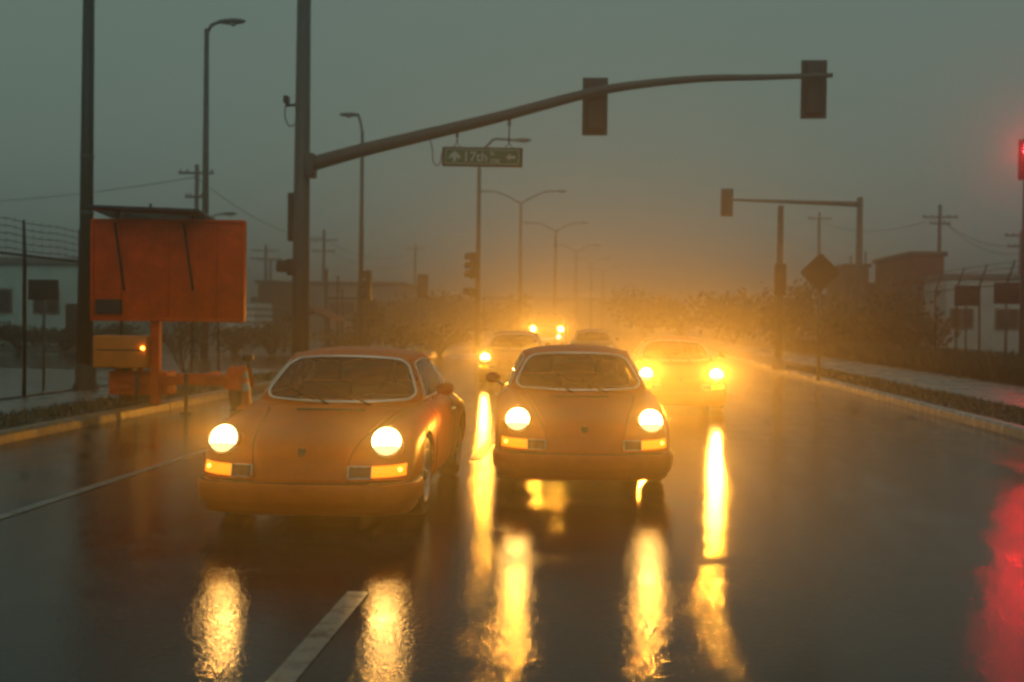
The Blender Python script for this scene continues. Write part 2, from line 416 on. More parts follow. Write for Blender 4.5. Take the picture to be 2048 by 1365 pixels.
# ------------------------------------------------------------------ vegetation
def grass_patch(name, x0, x1, y0, y1, n, h, z, seed, m=M_GRASS):
    r_ = random.Random(seed); b = MB()
    for i in range(n):
        x, y = r_.uniform(x0, x1), r_.uniform(y0, y1)
        hh = h * r_.uniform(0.4, 1.3); a = r_.uniform(0, 6.28); w = 0.008 + 0.006 * r_.random()
        dx, dy = math.cos(a), math.sin(a); lx, ly = r_.uniform(-.5, .5) * hh, r_.uniform(-.5, .5) * hh
        b.add([(x - dx * w, y - dy * w, z), (x + dx * w, y + dy * w, z), (x + lx * .4 + dx * w * .7, y + ly * .4 + dy * w * .7, z + hh * .6), (x + lx, y + ly, z + hh)], [(0, 1, 2), (0, 2, 3)])
    return stuff(b.build(name, m, recalc=False))
g = grass_patch('grass', KL - 1.2, KL - 0.2, 5, 29, 5000, 0.09, 0.125, 1); g['label'] = 'short wet grass on the strip behind the yellow kerb'; g['category'] = 'grass'
g = grass_patch('grass', KR + 4.3, KR + 7.5, 16, 62, 24000, 0.55, 0.11, 2, M_LEAF2); g['label'] = 'tall dry weeds along the foot of the right fence'; g['category'] = 'grass'
g = grass_patch('grass', KR + 0.2, KR + 1.4, 15.6, 37, 4000, 0.10, 0.12, 3); g['label'] = 'short wet grass on the strip behind the pale right kerb'; g['category'] = 'grass'

def leaf_cloud(b, c, rad, n, size, r_, clumps=14):
    cs_ = []
    for _ in range(clumps):
        u = Vector((r_.gauss(0, 1), r_.gauss(0, 1), r_.gauss(0, 1))).normalized() * (r_.random() ** 0.4) * 0.75
        cs_.append((Vector((u.x * rad[0], u.y * rad[1], u.z * rad[2])), r_.uniform(0.25, 0.5)))
    for _ in range(n):
        cc, cr = r_.choice(cs_)
        p = Vector((r_.gauss(0, 1) * rad[0], r_.gauss(0, 1) * rad[1], r_.gauss(0, 1) * rad[2])) * cr * 0.55 + cc + Vector(c)
        if p.z < 0.05: p.z = 0.05 + r_.random() * 0.3
        a = Vector((r_.gauss(0, 1), r_.gauss(0, 1), r_.gauss(0, 1))).normalized(); t = a.orthogonal().normalized(); s_ = size * r_.uniform(.5, 1.3)
        q = a.cross(t)
        b.add([p - t * s_, p + q * s_ * .5, p + t * s_, p - q * s_ * .5], [(0, 1, 2, 3)])
def bush(name, label, x, y, rx, h, n, size, seed, m=M_LEAF, cat='bush', group=None, trunk=0.25):
    r_ = random.Random(seed); t = thing(name, label, cat, (x, y, 0), 0, group)
    b = MB(); leaf_cloud(b, (0, 0, h * 0.55), (rx, rx * 0.7, h * 0.45), n, size, r_); b.build('crown', m, t, recalc=False)
    b = MB()
    for i in range(5):
        a = r_.uniform(0, 6.28); e = Vector((math.cos(a) * rx * .5, math.sin(a) * rx * .4, h * r_.uniform(.5, .85)))
        b.tube([(0, 0, -0.02), e * .4 + Vector((0, 0, h * .1)), e], [trunk * .35, trunk * .25, trunk * .1], 6)
    b.build('trunk', M_BARK, t); return t

def bare_shrub(name, label, x, y, h, seed):
    r_ = random.Random(seed); t = thing(name, label, 'shrub', (x, y, 0)); b = MB()
    def br(p, d, l, rad, lev):
        q = p + d * l; mid = (p + q) / 2 + Vector((r_.gauss(0, .04), r_.gauss(0, .04), 0)) * l
        b.tube([p, mid, q], [rad, rad * .8, rad * .6], 5)
        if lev:
            for _ in range(3):
                nd = (d + Vector((r_.gauss(0, .45), r_.gauss(0, .45), r_.gauss(.05, .2)))).normalized(); br(q if _ else mid, nd, l * r_.uniform(.55, .85), rad * .6, lev - 1)
    for i in range(7):
        a = r_.uniform(0, 6.28); br(Vector((0, 0, 0)), Vector((math.cos(a) * .5, math.sin(a) * .5, 1)).normalized(), h * .4, .022, 3)
    b.build('trunk', M_BARK, t)
    b = MB(); leaf_cloud(b, (0, 0, h * .55), (h * .4, h * .4, h * .4), 350, .05, r_); b.build('crown', M_LEAF, t, recalc=False)
bare_shrub('twiggy_shrub', 'bare twiggy shrub behind the orange message board trailer', gx(372, 27.5), 27.5, 1.7, 5)

# ------------------------------------------------------------------ classic rear-engined coupe
S_Y = 2.08
# station: y, nose sweep, then (x, z) of sill, low, widest, shoulder, crown, valley, mid, centre
STN = [
 (0.045, 1.0, (.66, .30), (.70, .32), (.72, .34), (.725, .355), (.61, .362), (.335, .362), (.20, .362), (0, .362)),
 (0.075, 1.0, (.69, .27), (.735, .31), (.75, .36), (.74, .42), (.61, .462), (.338, .455), (.20, .455), (0, .455)),
 (0.135, .95, (.68, .22), (.755, .30), (.772, .39), (.757, .49), (.61, .575), (.355, .542), (.20, .543), (0, .545)),
 (0.26, .80, (.68, .19), (.765, .29), (.785, .43), (.765, .57), (.61, .672), (.385, .612), (.21, .614), (0, .617)),
 (0.45, .50, (.68, .17), (.77, .29), (.79, .46), (.767, .635), (.612, .748), (.415, .668), (.22, .671), (0, .675)),
 (0.70, .15, (.68, .17), (.775, .29), (.795, .49), (.772, .685), (.622, .79), (.46, .722), (.23, .732), (0, .738)),
 (1.00, 0, (.69, .17), (.78, .29), (.798, .51), (.776, .725), (.64, .823), (.50, .782), (.25, .797), (0, .805)),
 (1.22, 0, (.70, .17), (.782, .29), (.80, .52), (.78, .748), (.662, .842), (.54, .828), (.27, .845), (0, .853)),
 (1.45, 0, (.70, .17), (.784, .29), (.80, .53), (.784, .765), (.685, .868), (.60, .872), (.30, .885), (0, .89)),
 (1.80, 0, (.70, .17), (.785, .29), (.802, .54), (.786, .775), (.70, .888), (.62, .89), (.30, .89), (0, .89)),
 (2.40, 0, (.70, .17), (.788, .29), (.806, .55), (.79, .78), (.70, .893), (.62, .90), (.30, .90), (0, .90)),
 (2.75, 0, (.69, .17), (.795, .29), (.818, .55), (.80, .775), (.695, .893), (.62, .92), (.30, .92), (0, .92)),
 (3.00, 0, (.69, .17), (.80, .29), (.826, .55), (.806, .77), (.68, .893), (.54, 1.11), (.28, 1.168), (0, 1.185)),
 (3.25, 0, (.69, .18), (.80, .30), (.826, .55), (.80, .75), (.665, .865), (.525, 1.0), (.28, 1.065), (0, 1.085)),
 (3.55, 0, (.68, .20), (.79, .31), (.812, .54), (.775, .72), (.64, .82), (.51, .875), (.27, .935), (0, .955)),
 (3.85, -.4, (.66, .24), (.76, .33), (.775, .52), (.735, .67), (.60, .745), (.48, .765), (.26, .79), (0, .80)),
 (4.05, -.8, (.62, .28), (.70, .35), (.715, .50), (.68, .60), (.56, .645), (.44, .65), (.24, .655), (0, .66)),
 (4.13, -1., (.55, .32), (.60, .36), (.62, .46), (.58, .52), (.50, .545), (.40, .55), (.2, .55), (0, .55)),
]
def low(z):
    t_ = min(max((z - .62) / .22, 0), 1); return z - .04 * t_ * t_ * (3 - 2 * t_)
STN = [st[:2] + tuple((x_, low(z_)) for x_, z_ in st[2:]) for st in STN]
SUBY, SUBX = 7, 5
AX_F, AX_R, ARCH = 0.92, 3.17, 0.345

def coupe_surface():
    """rows[i][j] of half points (x>=0); j runs sill -> centre"""
    cols = []
    for j in range(8):
        P = []
        for st in STN:
            x, z = st[2 + j]
            y = st[0] + st[1] * 0.20 * (x / 0.75) ** 3
            P.append((x, y, z))
        cols.append(crom(P, SUBY))
    rows = []
    for i in range(len(cols[0])):
        rows.append(crom([cols[j][i] for j in range(8)], SUBX))
    return rows
ROWS = coupe_surface()
NI, NJ = len(ROWS), len(ROWS[0])
J_CROWN, J_VALLEY = 4 * SUBX, 5 * SUBX
def row_of(y):
    return min(range(NI), key=lambda i: abs(ROWS[i][-1].y - y))
I_COWL, I_REAR = row_of(1.22), row_of(3.0)
def surf(i, j, sx=1): 
    p = ROWS[i][j]; return Vector((p.x * sx, p.y - S_Y, p.z))

def ws_base(u): return Vector((.675 * u, 1.25 + .20 * abs(u) ** 2.4, low(.848) + .028 * u * u))
def ws_top(u): return Vector((.505 * u, 1.73 + .11 * u * u, low(1.195) + .04 * (1 - abs(u) ** 2.5)))
def ws_pt(u, v, off=0.0):
    p = ws_base(u).lerp(ws_top(u), v); bul = .018 * math.sin(math.pi * v) + off
    return Vector((p.x, p.y - bul * .62 - S_Y, p.z + bul * .78))
RAIL = [(.505, 1.84, 1.195), (.530, 2.05, 1.232), (.545, 2.4, 1.232), (.545, 2.75, 1.178), (.54, 3.0, 1.11)]
BELT = [(.675, 1.45, .876), (.70, 1.80, .89), (.70, 2.4, .895), (.695, 2.75, .895), (.68, 3.0, .895)]
CTR = [(0, 1.73, 1.235), (0, 1.95, 1.283), (0, 2.4, 1.298), (0, 2.75, 1.255), (0, 3.0, 1.185)]
RAIL, BELT, CTR = ([(x_, y_, low(z_)) for x_, y_, z_ in q_] for q_ in (RAIL, BELT, CTR))
def side_pt(t, v, sx, off=0.0):
    p = curve_at(BELT, t).lerp(curve_at(RAIL, t), v); bul = .02 * math.sin(math.pi * v) + off
    return Vector((sx * (p.x + bul), p.y - S_Y, p.z))
def roof_pt(t, w):
    """w -1..1 across"""
    r_, c = curve_at(RAIL, t), curve_at(CTR, t); a = abs(w)
    return Vector((r_.x * w, c.y + (r_.y - c.y) * a ** 2 - S_Y, r_.z + (c.z - r_.z) * (1 - a ** 2.5)))
def rounded(u0, u1, v0, v1, ru, rv, n=7, pu=None):
    """outline of a rounded rectangle in (u, v), with matching outline of the plain rectangle"""
    out = []
    for cu, cv, a0 in ((u1 - ru, v1 - rv, 0), (u0 + ru, v1 - rv, 90), (u0 + ru, v0 + rv, 180), (u1 - ru, v0 + rv, 270)):
        for k in range(n + 1):
            a = R(a0 + 90 * k / n); out.append((cu + ru * math.cos(a), cv + rv * math.sin(a)))
    dense = []
    for i in range(len(out)):
        a, b_ = out[i], out[(i + 1) % len(out)]
        dl = math.hypot(a[0] - b_[0], a[1] - b_[1]); m = max(1, int(dl / 0.12))
        for k in range(m): dense.append((a[0] + (b_[0] - a[0]) * k / m, a[1] + (b_[1] - a[1]) * k / m))
    return dense
def to_rect(p, u0, u1, v0, v1, U0, U1, V0, V1):
    """push an outline point of the inner rectangle out to the outer one"""
    cu, cv = (u0 + u1) / 2, (v0 + v1) / 2
    a, b_ = (p[0] - cu) / ((u1 - u0) / 2), (p[1] - cv) / ((v1 - v0) / 2); k = max(abs(a), abs(b_)); a /= k; b_ /= k
    CU, CV = (U0 + U1) / 2, (V0 + V1) / 2
    return (CU + a * (U1 - U0) / 2, CV + b_ * (V1 - V0) / 2)
def fill_panel(b, outline, f, rings=5):
    cu = sum(p[0] for p in outline) / len(outline); cv = sum(p[1] for p in outline) / len(outline)
    rows = []
    for k in range(rings + 1):
        s_ = 1 - k / rings * 0.999
        rows.append([f(cu + (p[0] - cu) * s_, cv + (p[1] - cv) * s_) for p in outline + [outline[0]]])
    b.grid(rows)
def frame_panel(b, outline, outer, f):
    n = len(outline); rows = []
    for k in range(3):
        t = k / 2
        rows.append([f(outline[i % n][0] + (outer[i % n][0] - outline[i % n][0]) * t, outline[i % n][1] + (outer[i % n][1] - outline[i % n][1]) * t) for i in range(n + 1)])
    b.grid(rows)

def make_wheel(parent, x, y, sx):
    """one wheel: tyre with rim, spokes and hub below it"""
    w = bpy.data.objects.new('wheel', None); COL.objects.link(w); w.parent = parent; w.location = (x, y - S_Y, .305); w.empty_display_size = .1
    Mx = Matrix.Rotation(R(90) * sx, 4, 'Y')
    b = MB(); b.lathe([(.195, -.085), (.24, -.098), (.285, -.092), (.300, -.075), (.306, -.03), (.306, .03), (.300, .075), (.285, .092), (.24, .098), (.195, .085)], 40, Mx); b.build('tyre', M_TYRE, w)
    b = MB(); b.lathe([(.195, -.085), (.198, .085), (.206, .094), (.200, .098), (.188, .086), (.180, .05), (.17, .02), (.06, .03), (0, .03)], 36, Mx)
    for k in range(5):
        a = 2 * math.pi * k / 5; poly = []
        for (rr, da) in ((.045, .45), (.10, .30), (.155, .40), (.186, .36), (.186, -.36), (.155, -.40), (.10, -.30), (.045, -.45)):
            poly.append(Vector((rr * math.cos(a + da), rr * math.sin(a + da), 0)))
        vs = [Mx @ (p + Vector((0, 0, .045))) for p in poly] + [Mx @ (p + Vector((0, 0, .072 if i not in (3, 4) else .078))) for i, p in enumerate(poly)]
        n = 8; b.add(vs, [tuple(range(n, 2 * n))] + [(i, (i + 1) % n, n + (i + 1) % n, n + i) for i in range(n)])
    b.build('rim', M_ALLOY, w)
    b = MB(); b.lathe([(.042, .05), (.042, .082), (.03, .09), (0, .092)], 20, Mx); b.build('hub_cap', M_BLACK, w)
    return w

def beam(parent, loc, watts, tilt=2.5, yaw=0.0):
    """the flat forward beam of one headlamp"""
    ld = bpy.data.lights.new('headlamp_beam', 'SPOT'); ld.energy = watts; ld.color = HEAD_COL
    ld.spot_size = R(120); ld.spot_blend = 0.8; ld.shadow_soft_size = 0.03
    lo = bpy.data.objects.new('headlamp_beam', ld); COL.objects.link(lo); lo.parent = parent
    lo.location = loc; lo.rotation_euler = (R(-90 - tilt), 0, 0); lo.scale = (1, .17, 1)
    return lo

def make_coupe(label, loc, rz, paint, group, mirror_side=1, watts=100, head=M_HEAD):
    t = thing('classic_coupe', label, 'car', loc, rz, group)
    # ---- body
    b = MB(); hood = MB(); rear_glass = MB()
    for sx in (1, -1):
        rows = [[surf(i, j, sx) for j in range(NJ)] for i in range(NI)]
        def region(i, j):
            y = ROWS[i][-1].y; inner = j >= J_VALLEY
            if inner and i < I_COWL: return 'hood'
            if j >= J_CROWN and I_COWL + 7 <= i < I_REAR: return None
            if I_REAR + 1 <= i < row_of(3.5) and j >= J_VALLEY + 2: return 'rear'
            return 'body'
        # wheel arches
        new = [r_[:] for r_ in rows]; dead = set()
        for ax in (AX_F, AX_R):
            for i in range(NI):
                for j in range(J_CROWN - 2):
                    p = rows[i][j]; dy, dz = p.y + S_Y - ax, p.z - .305
                    d = math.hypot(dy, dz)
                    if d < ARCH:
                        dead.add((i, j)); k = ARCH / max(d, 1e-4)
                        new[i][j] = Vector((p.x, ax - S_Y + dy * k, .305 + dz * k))
        def isdead(i, j): return all(q in dead for q in ((i, j), (i + 1, j), (i, j + 1), (i + 1, j + 1)))
        b.grid(new, keep=lambda i, j: region(i, j) == 'body' and not isdead(i, j))
        hood.grid([[p + Vector((0, 0, .004)) for p in r_] for r_ in rows], keep=lambda i, j: region(i, j) == 'hood' and j >= J_VALLEY)
        rear_glass.grid(rows, keep=lambda i, j: region(i, j) == 'rear')
        # gutter beside the front lid, so the shut line is a real gap
        g_rows = [[rows[i][J_VALLEY] + Vector((0, 0, -.002)), rows[i][J_VALLEY] + Vector((-.012 * sx, .004, -.022))] for i in range(I_COWL + 1)]
    # tail cap
    for sx in (1, -1):
        last = [surf(NI - 1, j, sx) for j in range(NJ)]
        b.add(last + [Vector((0, last[0].y, last[0].z))], [tuple(range(len(last) + 1))])
    body = b.build('body', paint, t, weld=0.0006)
    hd = hood.build('front_lid', paint, t, weld=0.0006)
    bm = bmesh.new(); bm.from_mesh(hd.data)
    bnd = [e for e in bm.edges if e.is_boundary]
    bv = {v for e in bnd for v in e.verts}
    for v in bv:
        v.co.x *= 0.990
    ret = bmesh.ops.extrude_edge_only(bm, edges=bnd)
    for v in [g_ for g_ in ret['geom'] if isinstance(g_, bmesh.types.BMVert)]: v.co.z -= 0.022; v.co.y += 0.004
    bmesh.ops.recalc_face_normals(bm, faces=bm.faces); bm.to_mesh(hd.data); bm.free()
    for p in hd.data.polygons: p.use_smooth = True
    rg = rear_glass.build('rear_window', M_GLASS, t, weld=0.0006)
    for sx in (1, -1):
        b = MB(); b.tube([surf(i, J_VALLEY, sx) + Vector((.001 * sx, -.001, .0015)) for i in range(4, I_COWL + 1)], .0028, 6); b.build('shut_line', M_BLACK, t)
    # ---- wheel arch lips and wheel houses
    for sx in (1, -1):
        for ax in (AX_F, AX_R):
            pts = []
            for k in range(25):
                a = R(-8 + 196 * k / 24); y, z = ax + ARCH * math.cos(a), .305 + ARCH * math.sin(a)
                i = row_of(y); best = min((ROWS[ii][j] for ii in (i - 1, i, min(i + 1, NI - 1)) for j in range(J_CROWN)), key=lambda p: abs(p.z - z) + abs(p.y - y))
                pts.append((sx * (best.x - .002), y - S_Y, z))
            b = MB(); b.tube(pts, .009, 6); b.build('wheel_arch_lip', paint, t)
            b = MB(); b.grid([[(sx * xx, ax - S_Y + (ARCH + .004) * math.cos(R(-20 + 220 * k / 20)), .305 + (ARCH + .004) * math.sin(R(-20 + 220 * k / 20))) for k in range(21)] for xx in (.42, .765)])
            b.box((sx * .42, ax - S_Y, .36), (.01, ARCH * 2, .5)); b.build('wheel_house', M_BLACK, t)
    b = MB(); b.box((0, 0.0, .2), (1.3, 3.3, .05), bev=.02); b.build('floor_pan', M_BLACK, t)
    for sx in (1, -1):
        for ax in (AX_F, AX_R): make_wheel(t, sx * .69, ax, sx)
    # ---- front bumper and chin
    path = crom([(0, -.015), (.25, -.008), (.45, .012), (.60, .055), (.70, .12), (.765, .22), (.795, .36), (.80, .555)], 5)
    path = [Vector((-p.x, p.y)) for p in path[:0:-1]] + path
    def sweep(prof, bb):
        rows = []
        for i, p in enumerate(path):
            a = path[max(i - 1, 0)]; c = path[min(i + 1, len(path) - 1)]; d = (c - a).normalized(); nrm = Vector((d.y, -d.x))
            rows.append([Vector((p.x + nrm.x * o, p.y + nrm.y * o - S_Y, z)) for o, z in prof])
        bb.grid(rows)
    b = MB(); sweep([(-.05, .352), (-.012, .352), (.004, .346), (.013, .33), (.016, .29), (.012, .24), (.004, .205), (-.01, .190)], b); b.build('front_bumper', paint, t)
    b = MB(); sweep([(-.012, .200), (-.02, .19), (-.025, .16), (-.045, .125), (-.09, .115), (-.3, .12)], b); b.build('front_valance', paint, t)
    b = MB(); sweep([(-.03, .3515), (-.006, .357), (.002, .353), (-.002, .3475)], b); b.build('bumper_seal', M_BLACK, t)
    path2 = path
    b = MB()
    rows = []
    for k in range(21):
        x = -.74 + 1.48 * k / 20; y = 4.16 - .16 * (abs(x) / .75) ** 3
        rows.append([Vector((x, y - .12 - S_Y, .52)), Vector((x, y - S_Y, .515)), Vector((x, y + .015 - S_Y, .43)), Vector((x, y - .01 - S_Y, .33)), Vector((x, y - .14 - S_Y, .28))])
    b.grid(rows); b.build('rear_bumper', paint, t)
    # ---- headlamps, indicators, horn grilles
    for sx in (1, -1):
        Mh = Matrix.Translation((sx * .59, .222 - S_Y, .632)) @ Matrix.Rotation(R(-7) * -sx, 4, 'Z') @ Matrix.Rotation(R(90 - 22), 4, 'X')
        h = bpy.data.objects.new('headlamp', None); COL.objects.link(h); h.parent = t; h.matrix_local = Mh
        b = MB(); b.lathe([(.122, -.30), (.121, -.12), (.116, -.03), (.110, -.004)], 36); b.build('bucket', paint, h)
        b = MB(); b.lathe([(.112, -.012), (.113, .004), (.107, .012), (.099, .010), (.096, -.004)], 36); b.build('bezel', M_CHROME, h)
        b = MB(); b.lathe([(.097, .000), (.091, .009), (.085, .016), (.073, .022), (.06, .027), (.045, .031), (.03, .033), (.015, .0345), (.0, .035)], 48); lo = b.build('lens', [head, M_HEAD_LOW], h)
        for p_ in lo.data.polygons:
            if p_.center.y < -.034: p_.material_index = 1
        if watts: beam(t, Mh @ Vector((0, 0.01, .075)), watts)
        # indicator and horn grille set low beside the lid
        def nose(x, z, off):
            a = abs(x); near = sorted(((p.x - a) ** 2 + (p.z - z) ** 2 + 1e-6, p.y) for r__ in ROWS[:25] for p in r__)[:6]
            yb = sum(y_ / d_ for d_, y_ in near) / sum(1 / d_ for d_, y_ in near)
            return Vector((sx * a, yb - off - S_Y, z))
        ind = MB(); rows = []
        for k in range(9):
            x = .505 + .225 * k / 8; lift = .012 * (k / 8) ** 2
            rows.append([nose(x, .385 + lift, -.02), nose(x, .385 + lift, .012), nose(x, .425 + lift, .020), nose(x, .462 + lift, .012), nose(x, .466 + lift, -.02)])
        ind.grid(rows)
        for rr in (rows[0], rows[-1]): ind.add(rr, [(0, 1, 2, 3, 4)])
        io = ind.build('indicator', M_INDIC, t)
        b = MB(); p = nose(.69, .436, .016); b.lathe([(.0, .012), (.012, .006), (.014, -.004)], 12, Matrix.Translation(p) @ Matrix.Rotation(R(90), 4, 'X')); b.build('bulb', M_INDIC_HOT, io)
        gr = MB()
        gr.grid([[nose(.345 + .155 * k / 5, z_, .004) for z_ in (.385, .41, .436, .462)] for k in range(6)], smooth=False)
        go = gr.build('horn_grille', M_BLACK, t)
        b = MB(); b.tube([nose(.343 + .159 * k / 4, .383, .008) for k in range(5)] + [nose(.502 - .159 * k / 4, .464, .008) for k in range(5)], .0045, 6, closed=True); b.build('grille_frame', M_CHROME, go)
        for k in range(4):
            z = .398 + k * .016; b = MB(); b.tube([nose(.348, z, .008), nose(.38, z, .008), nose(.42, z, .008), nose(.46, z, .008), nose(.50, z, .008)], .0028, 5); b.build('grille_bar', M_STEEL, go)
    # ---- crest on the lid
    b = MB(); pr = [(0, -.036), (.022, -.022), (.028, .0), (.028, .030), (.014, .034), (0, .030), (-.014, .034), (-.028, .030), (-.028, 0), (-.022, -.022)]
    i = row_of(.14); c = surf(i, NJ - 1); b.prism([Vector((x, z * -.0, 0)) + Vector((0, z * .62, z * .78)) for x, z in pr], c + Vector((0, .0, .003)), c + Vector((0, -.004, .008)))
    b.build('crest_badge', M_BLACK, t)
    b = MB(); c2 = surf(I_COWL - 5, NJ - 1); b.box((0, c2.y, c2.z + .004), (.55, .045, .008), Matrix.Rotation(R(13), 3, 'X'), bev=.003); b.build('cowl_vent', M_BLACK, t)
    # ---- windscreen
    ol = rounded(-.955, .955, .045, .955, .16, .20)
    b = MB(); fill_panel(b, ol, lambda u, v: ws_pt(u, v)); wsc = b.build('windscreen', M_GLASS, t, weld=.0003)
    b = MB(); b.tube([ws_pt(u, v, .008) for u, v in ol], .011, 8, closed=True); b.build('windscreen_trim', M_CHROME, wsc)
    b = MB(); frame_panel(b, ol, [to_rect(p, -.955, .955, .045, .955, -1, 1, -.02, 1) for p in ol], lambda u, v: ws_pt(u, v, -.001))
    b.build('windscreen_surround', paint, t)
    # wipers parked towards the car's right
    for x0, x1, v1 in ((-.05, -.50, .30), (.28, -.24, .40)):
        wp = MB(); u0 = x0 / .675; u1 = x1 / .66
        wp.tube([ws_pt(u0, -.03, .012), ws_pt(u0 * .75 + u1 * .25, .09, .022), ws_pt(u0 * .45 + u1 * .55, .5 * v1 + .03, .018)], [.010, .008, .006], 6)
        wp.tube([ws_pt(u0 * .72 + u1 * .28, .07, .010), ws_pt(u1, v1, .012)], .009, 5); wp.build('wiper', M_BLACK, t)
    # ---- roof
    rows = [[roof_pt(k / 28, w / 12) for w in range(-12, 13)] for k in range(29)]
    b = MB(); b.grid(rows); b.build('roof', paint, t)
    rows = [[roof_pt(k / 28, w / 12 * .985) - Vector((0, 0, .03)) for w in range(-12, 13)] for k in range(29)]
    b = MB(); b.grid(rows); b.build('headlining', M_INT, t)
    # ---- doors side glass
    for sx in (1, -1):
        for nm, (t0, t1), (U0, U1), (ru, rv) in (('door_window', (.055, .565), (0, .59), (.06, .14)), ('quarter_window', (.615, .93), (.59, 1.0), (.09, .30))):
            ol = rounded(t0, t1, .05, .90, ru, rv)
            b = MB(); fill_panel(b, ol, lambda u, v: side_pt(u, v, sx)); g_ = b.build(nm, M_GLASS, t, weld=.0003)
            b = MB(); b.tube([side_pt(u, v, sx, .004) for u, v in ol], .006, 6, closed=True); b.build('window_trim', M_CHROME, g_)
            b = MB(); frame_panel(b, ol, [to_rect(p, t0, t1, .05, .90, U0, U1, 0, 1) for p in ol], lambda u, v: side_pt(u, v, sx, -.001)); b.build('window_frame', paint, t)
        b = MB(); b.tube([side_pt(k / 20, 1.0, sx, .004) for k in range(21)], .008, 6); b.build('rain_gutter', paint, t)
        # door shut lines and handle
        def flank(y, j, off=.001):
            i = row_of(y); p = surf(i, j, sx); return Vector((p.x + sx * off, p.y, p.z))
        for y in (1.40, 2.52):
            b = MB(); b.tube([flank(y, j) for j in range(3, J_CROWN)], .0035, 5); b.build('door_shut_line', M_BLACK, t)
        b = MB(); p = flank(2.40, 3 * SUBX - 1, .02); b.tube([p + Vector((0, -.09, 0)), p + Vector((sx * .012, -.06, 0)), p + Vector((sx * .012, .03, 0)), p + Vector((-sx * .01, .05, 0))], .010, 8); b.build('door_handle', M_CHROME, t)
        b = MB(); b.tube([flank(y, 2, .004) for y in (1.32, 1.6, 1.9, 2.2, 2.5, 2.78)], .014, 6); b.build('sill_trim', M_BLACK, t)
        # tail lamps
        b = MB(); b.box((sx * .52, 4.07 - S_Y, .60), (.30, .06, .09), Matrix.Rotation(R(-12 * sx), 3, 'Z'), bev=.012); b.build('tail_lamp', mat('tail_lens', (.3, .01, .01), .2, 0, 0) if 'tail_lens' not in bpy.data.materials else bpy.data.materials['tail_lens'], t)
    # mirror on the driver's or passenger's door
    sx = mirror_side; p = Vector((sx * .745, 1.55 - S_Y, .85))
    mr = MB(); mr.tube([p, p + Vector((sx * .05, -.01, .05)), p + Vector((sx * .09, -.02, .075))], [.014, .011, .010], 8); mo = mr.build('door_mirror', M_CHROME, t)
    b = MB(); Mm = Matrix.Translation(p + Vector((sx * .105, -.02, .085))) @ Matrix.Rotation(R(90), 4, 'X') @ Matrix.Diagonal((1.25, .9, 1, 1)); b.lathe([(0, .05), (.03, .045), (.052, .03), (.06, .0), (.056, -.012), (0, -.012)], 24, Mm); b.build('mirror_shell', paint, mo)
    # ---- cabin
    b = MB(); b.box((0, 1.58 - S_Y, .78), (1.25, .35, .13), bev=.04); b.box((.36, 1.64 - S_Y, .845), (.42, .2, .05), bev=.02); b.build('dashboard', M_INT, t)
    b = MB(); b.box((0, 2.2 - S_Y, .25), (1.3, 1.7, .04)); b.box((0, 3.0 - S_Y, .62), (1.2, .10, .5), Matrix.Rotation(R(-14), 3, 'X'), bev=.03); b.build('cabin_floor', M_INT, t)
    for s_ in (1, -1):
        b = MB(); b.box((s_ * .36, 2.16 - S_Y, .38), (.48, .5, .16), bev=.05)
        b.box((s_ * .36, 2.45 - S_Y, .66), (.47, .13, .56), Matrix.Rotation(R(-14), 3, 'X'), bev=.05)
        b.box((s_ * .36, 2.555 - S_Y, 1.03), (.27, .09, .17), Matrix.Rotation(R(-10), 3, 'X'), bev=.035); b.build('seat', M_INT, t)
    b = MB(); Mw = Matrix.Translation((.36, 1.86 - S_Y, .78)) @ Matrix.Rotation(R(62), 4, 'X')
    b.tube([Mw @ Vector((.185 * math.cos(2 * math.pi * k / 28), .185 * math.sin(2 * math.pi * k / 28), 0)) for k in range(28)], .012, 8, closed=True)
    for a in (-25, 205, 270): b.tube([Mw @ Vector((0, 0, -.02)), Mw @ Vector((.18 * math.cos(R(a)), .18 * math.sin(R(a)), 0))], .010, 6)
    b.tube([Mw @ Vector((0, 0, 0)), Mw @ Vector((0, 0, -.25))], .022, 8); b.build('steering_wheel', M_INT, t)
    b = MB(); b.box((0, 1.80 - S_Y, 1.135), (.21, .03, .055), bev=.012); b.tube([(0, 1.80 - S_Y, 1.14), (0, 1.83 - S_Y, 1.22)], .007, 6); b.build('rear_view_mirror', M_BLACK, t)
    return t

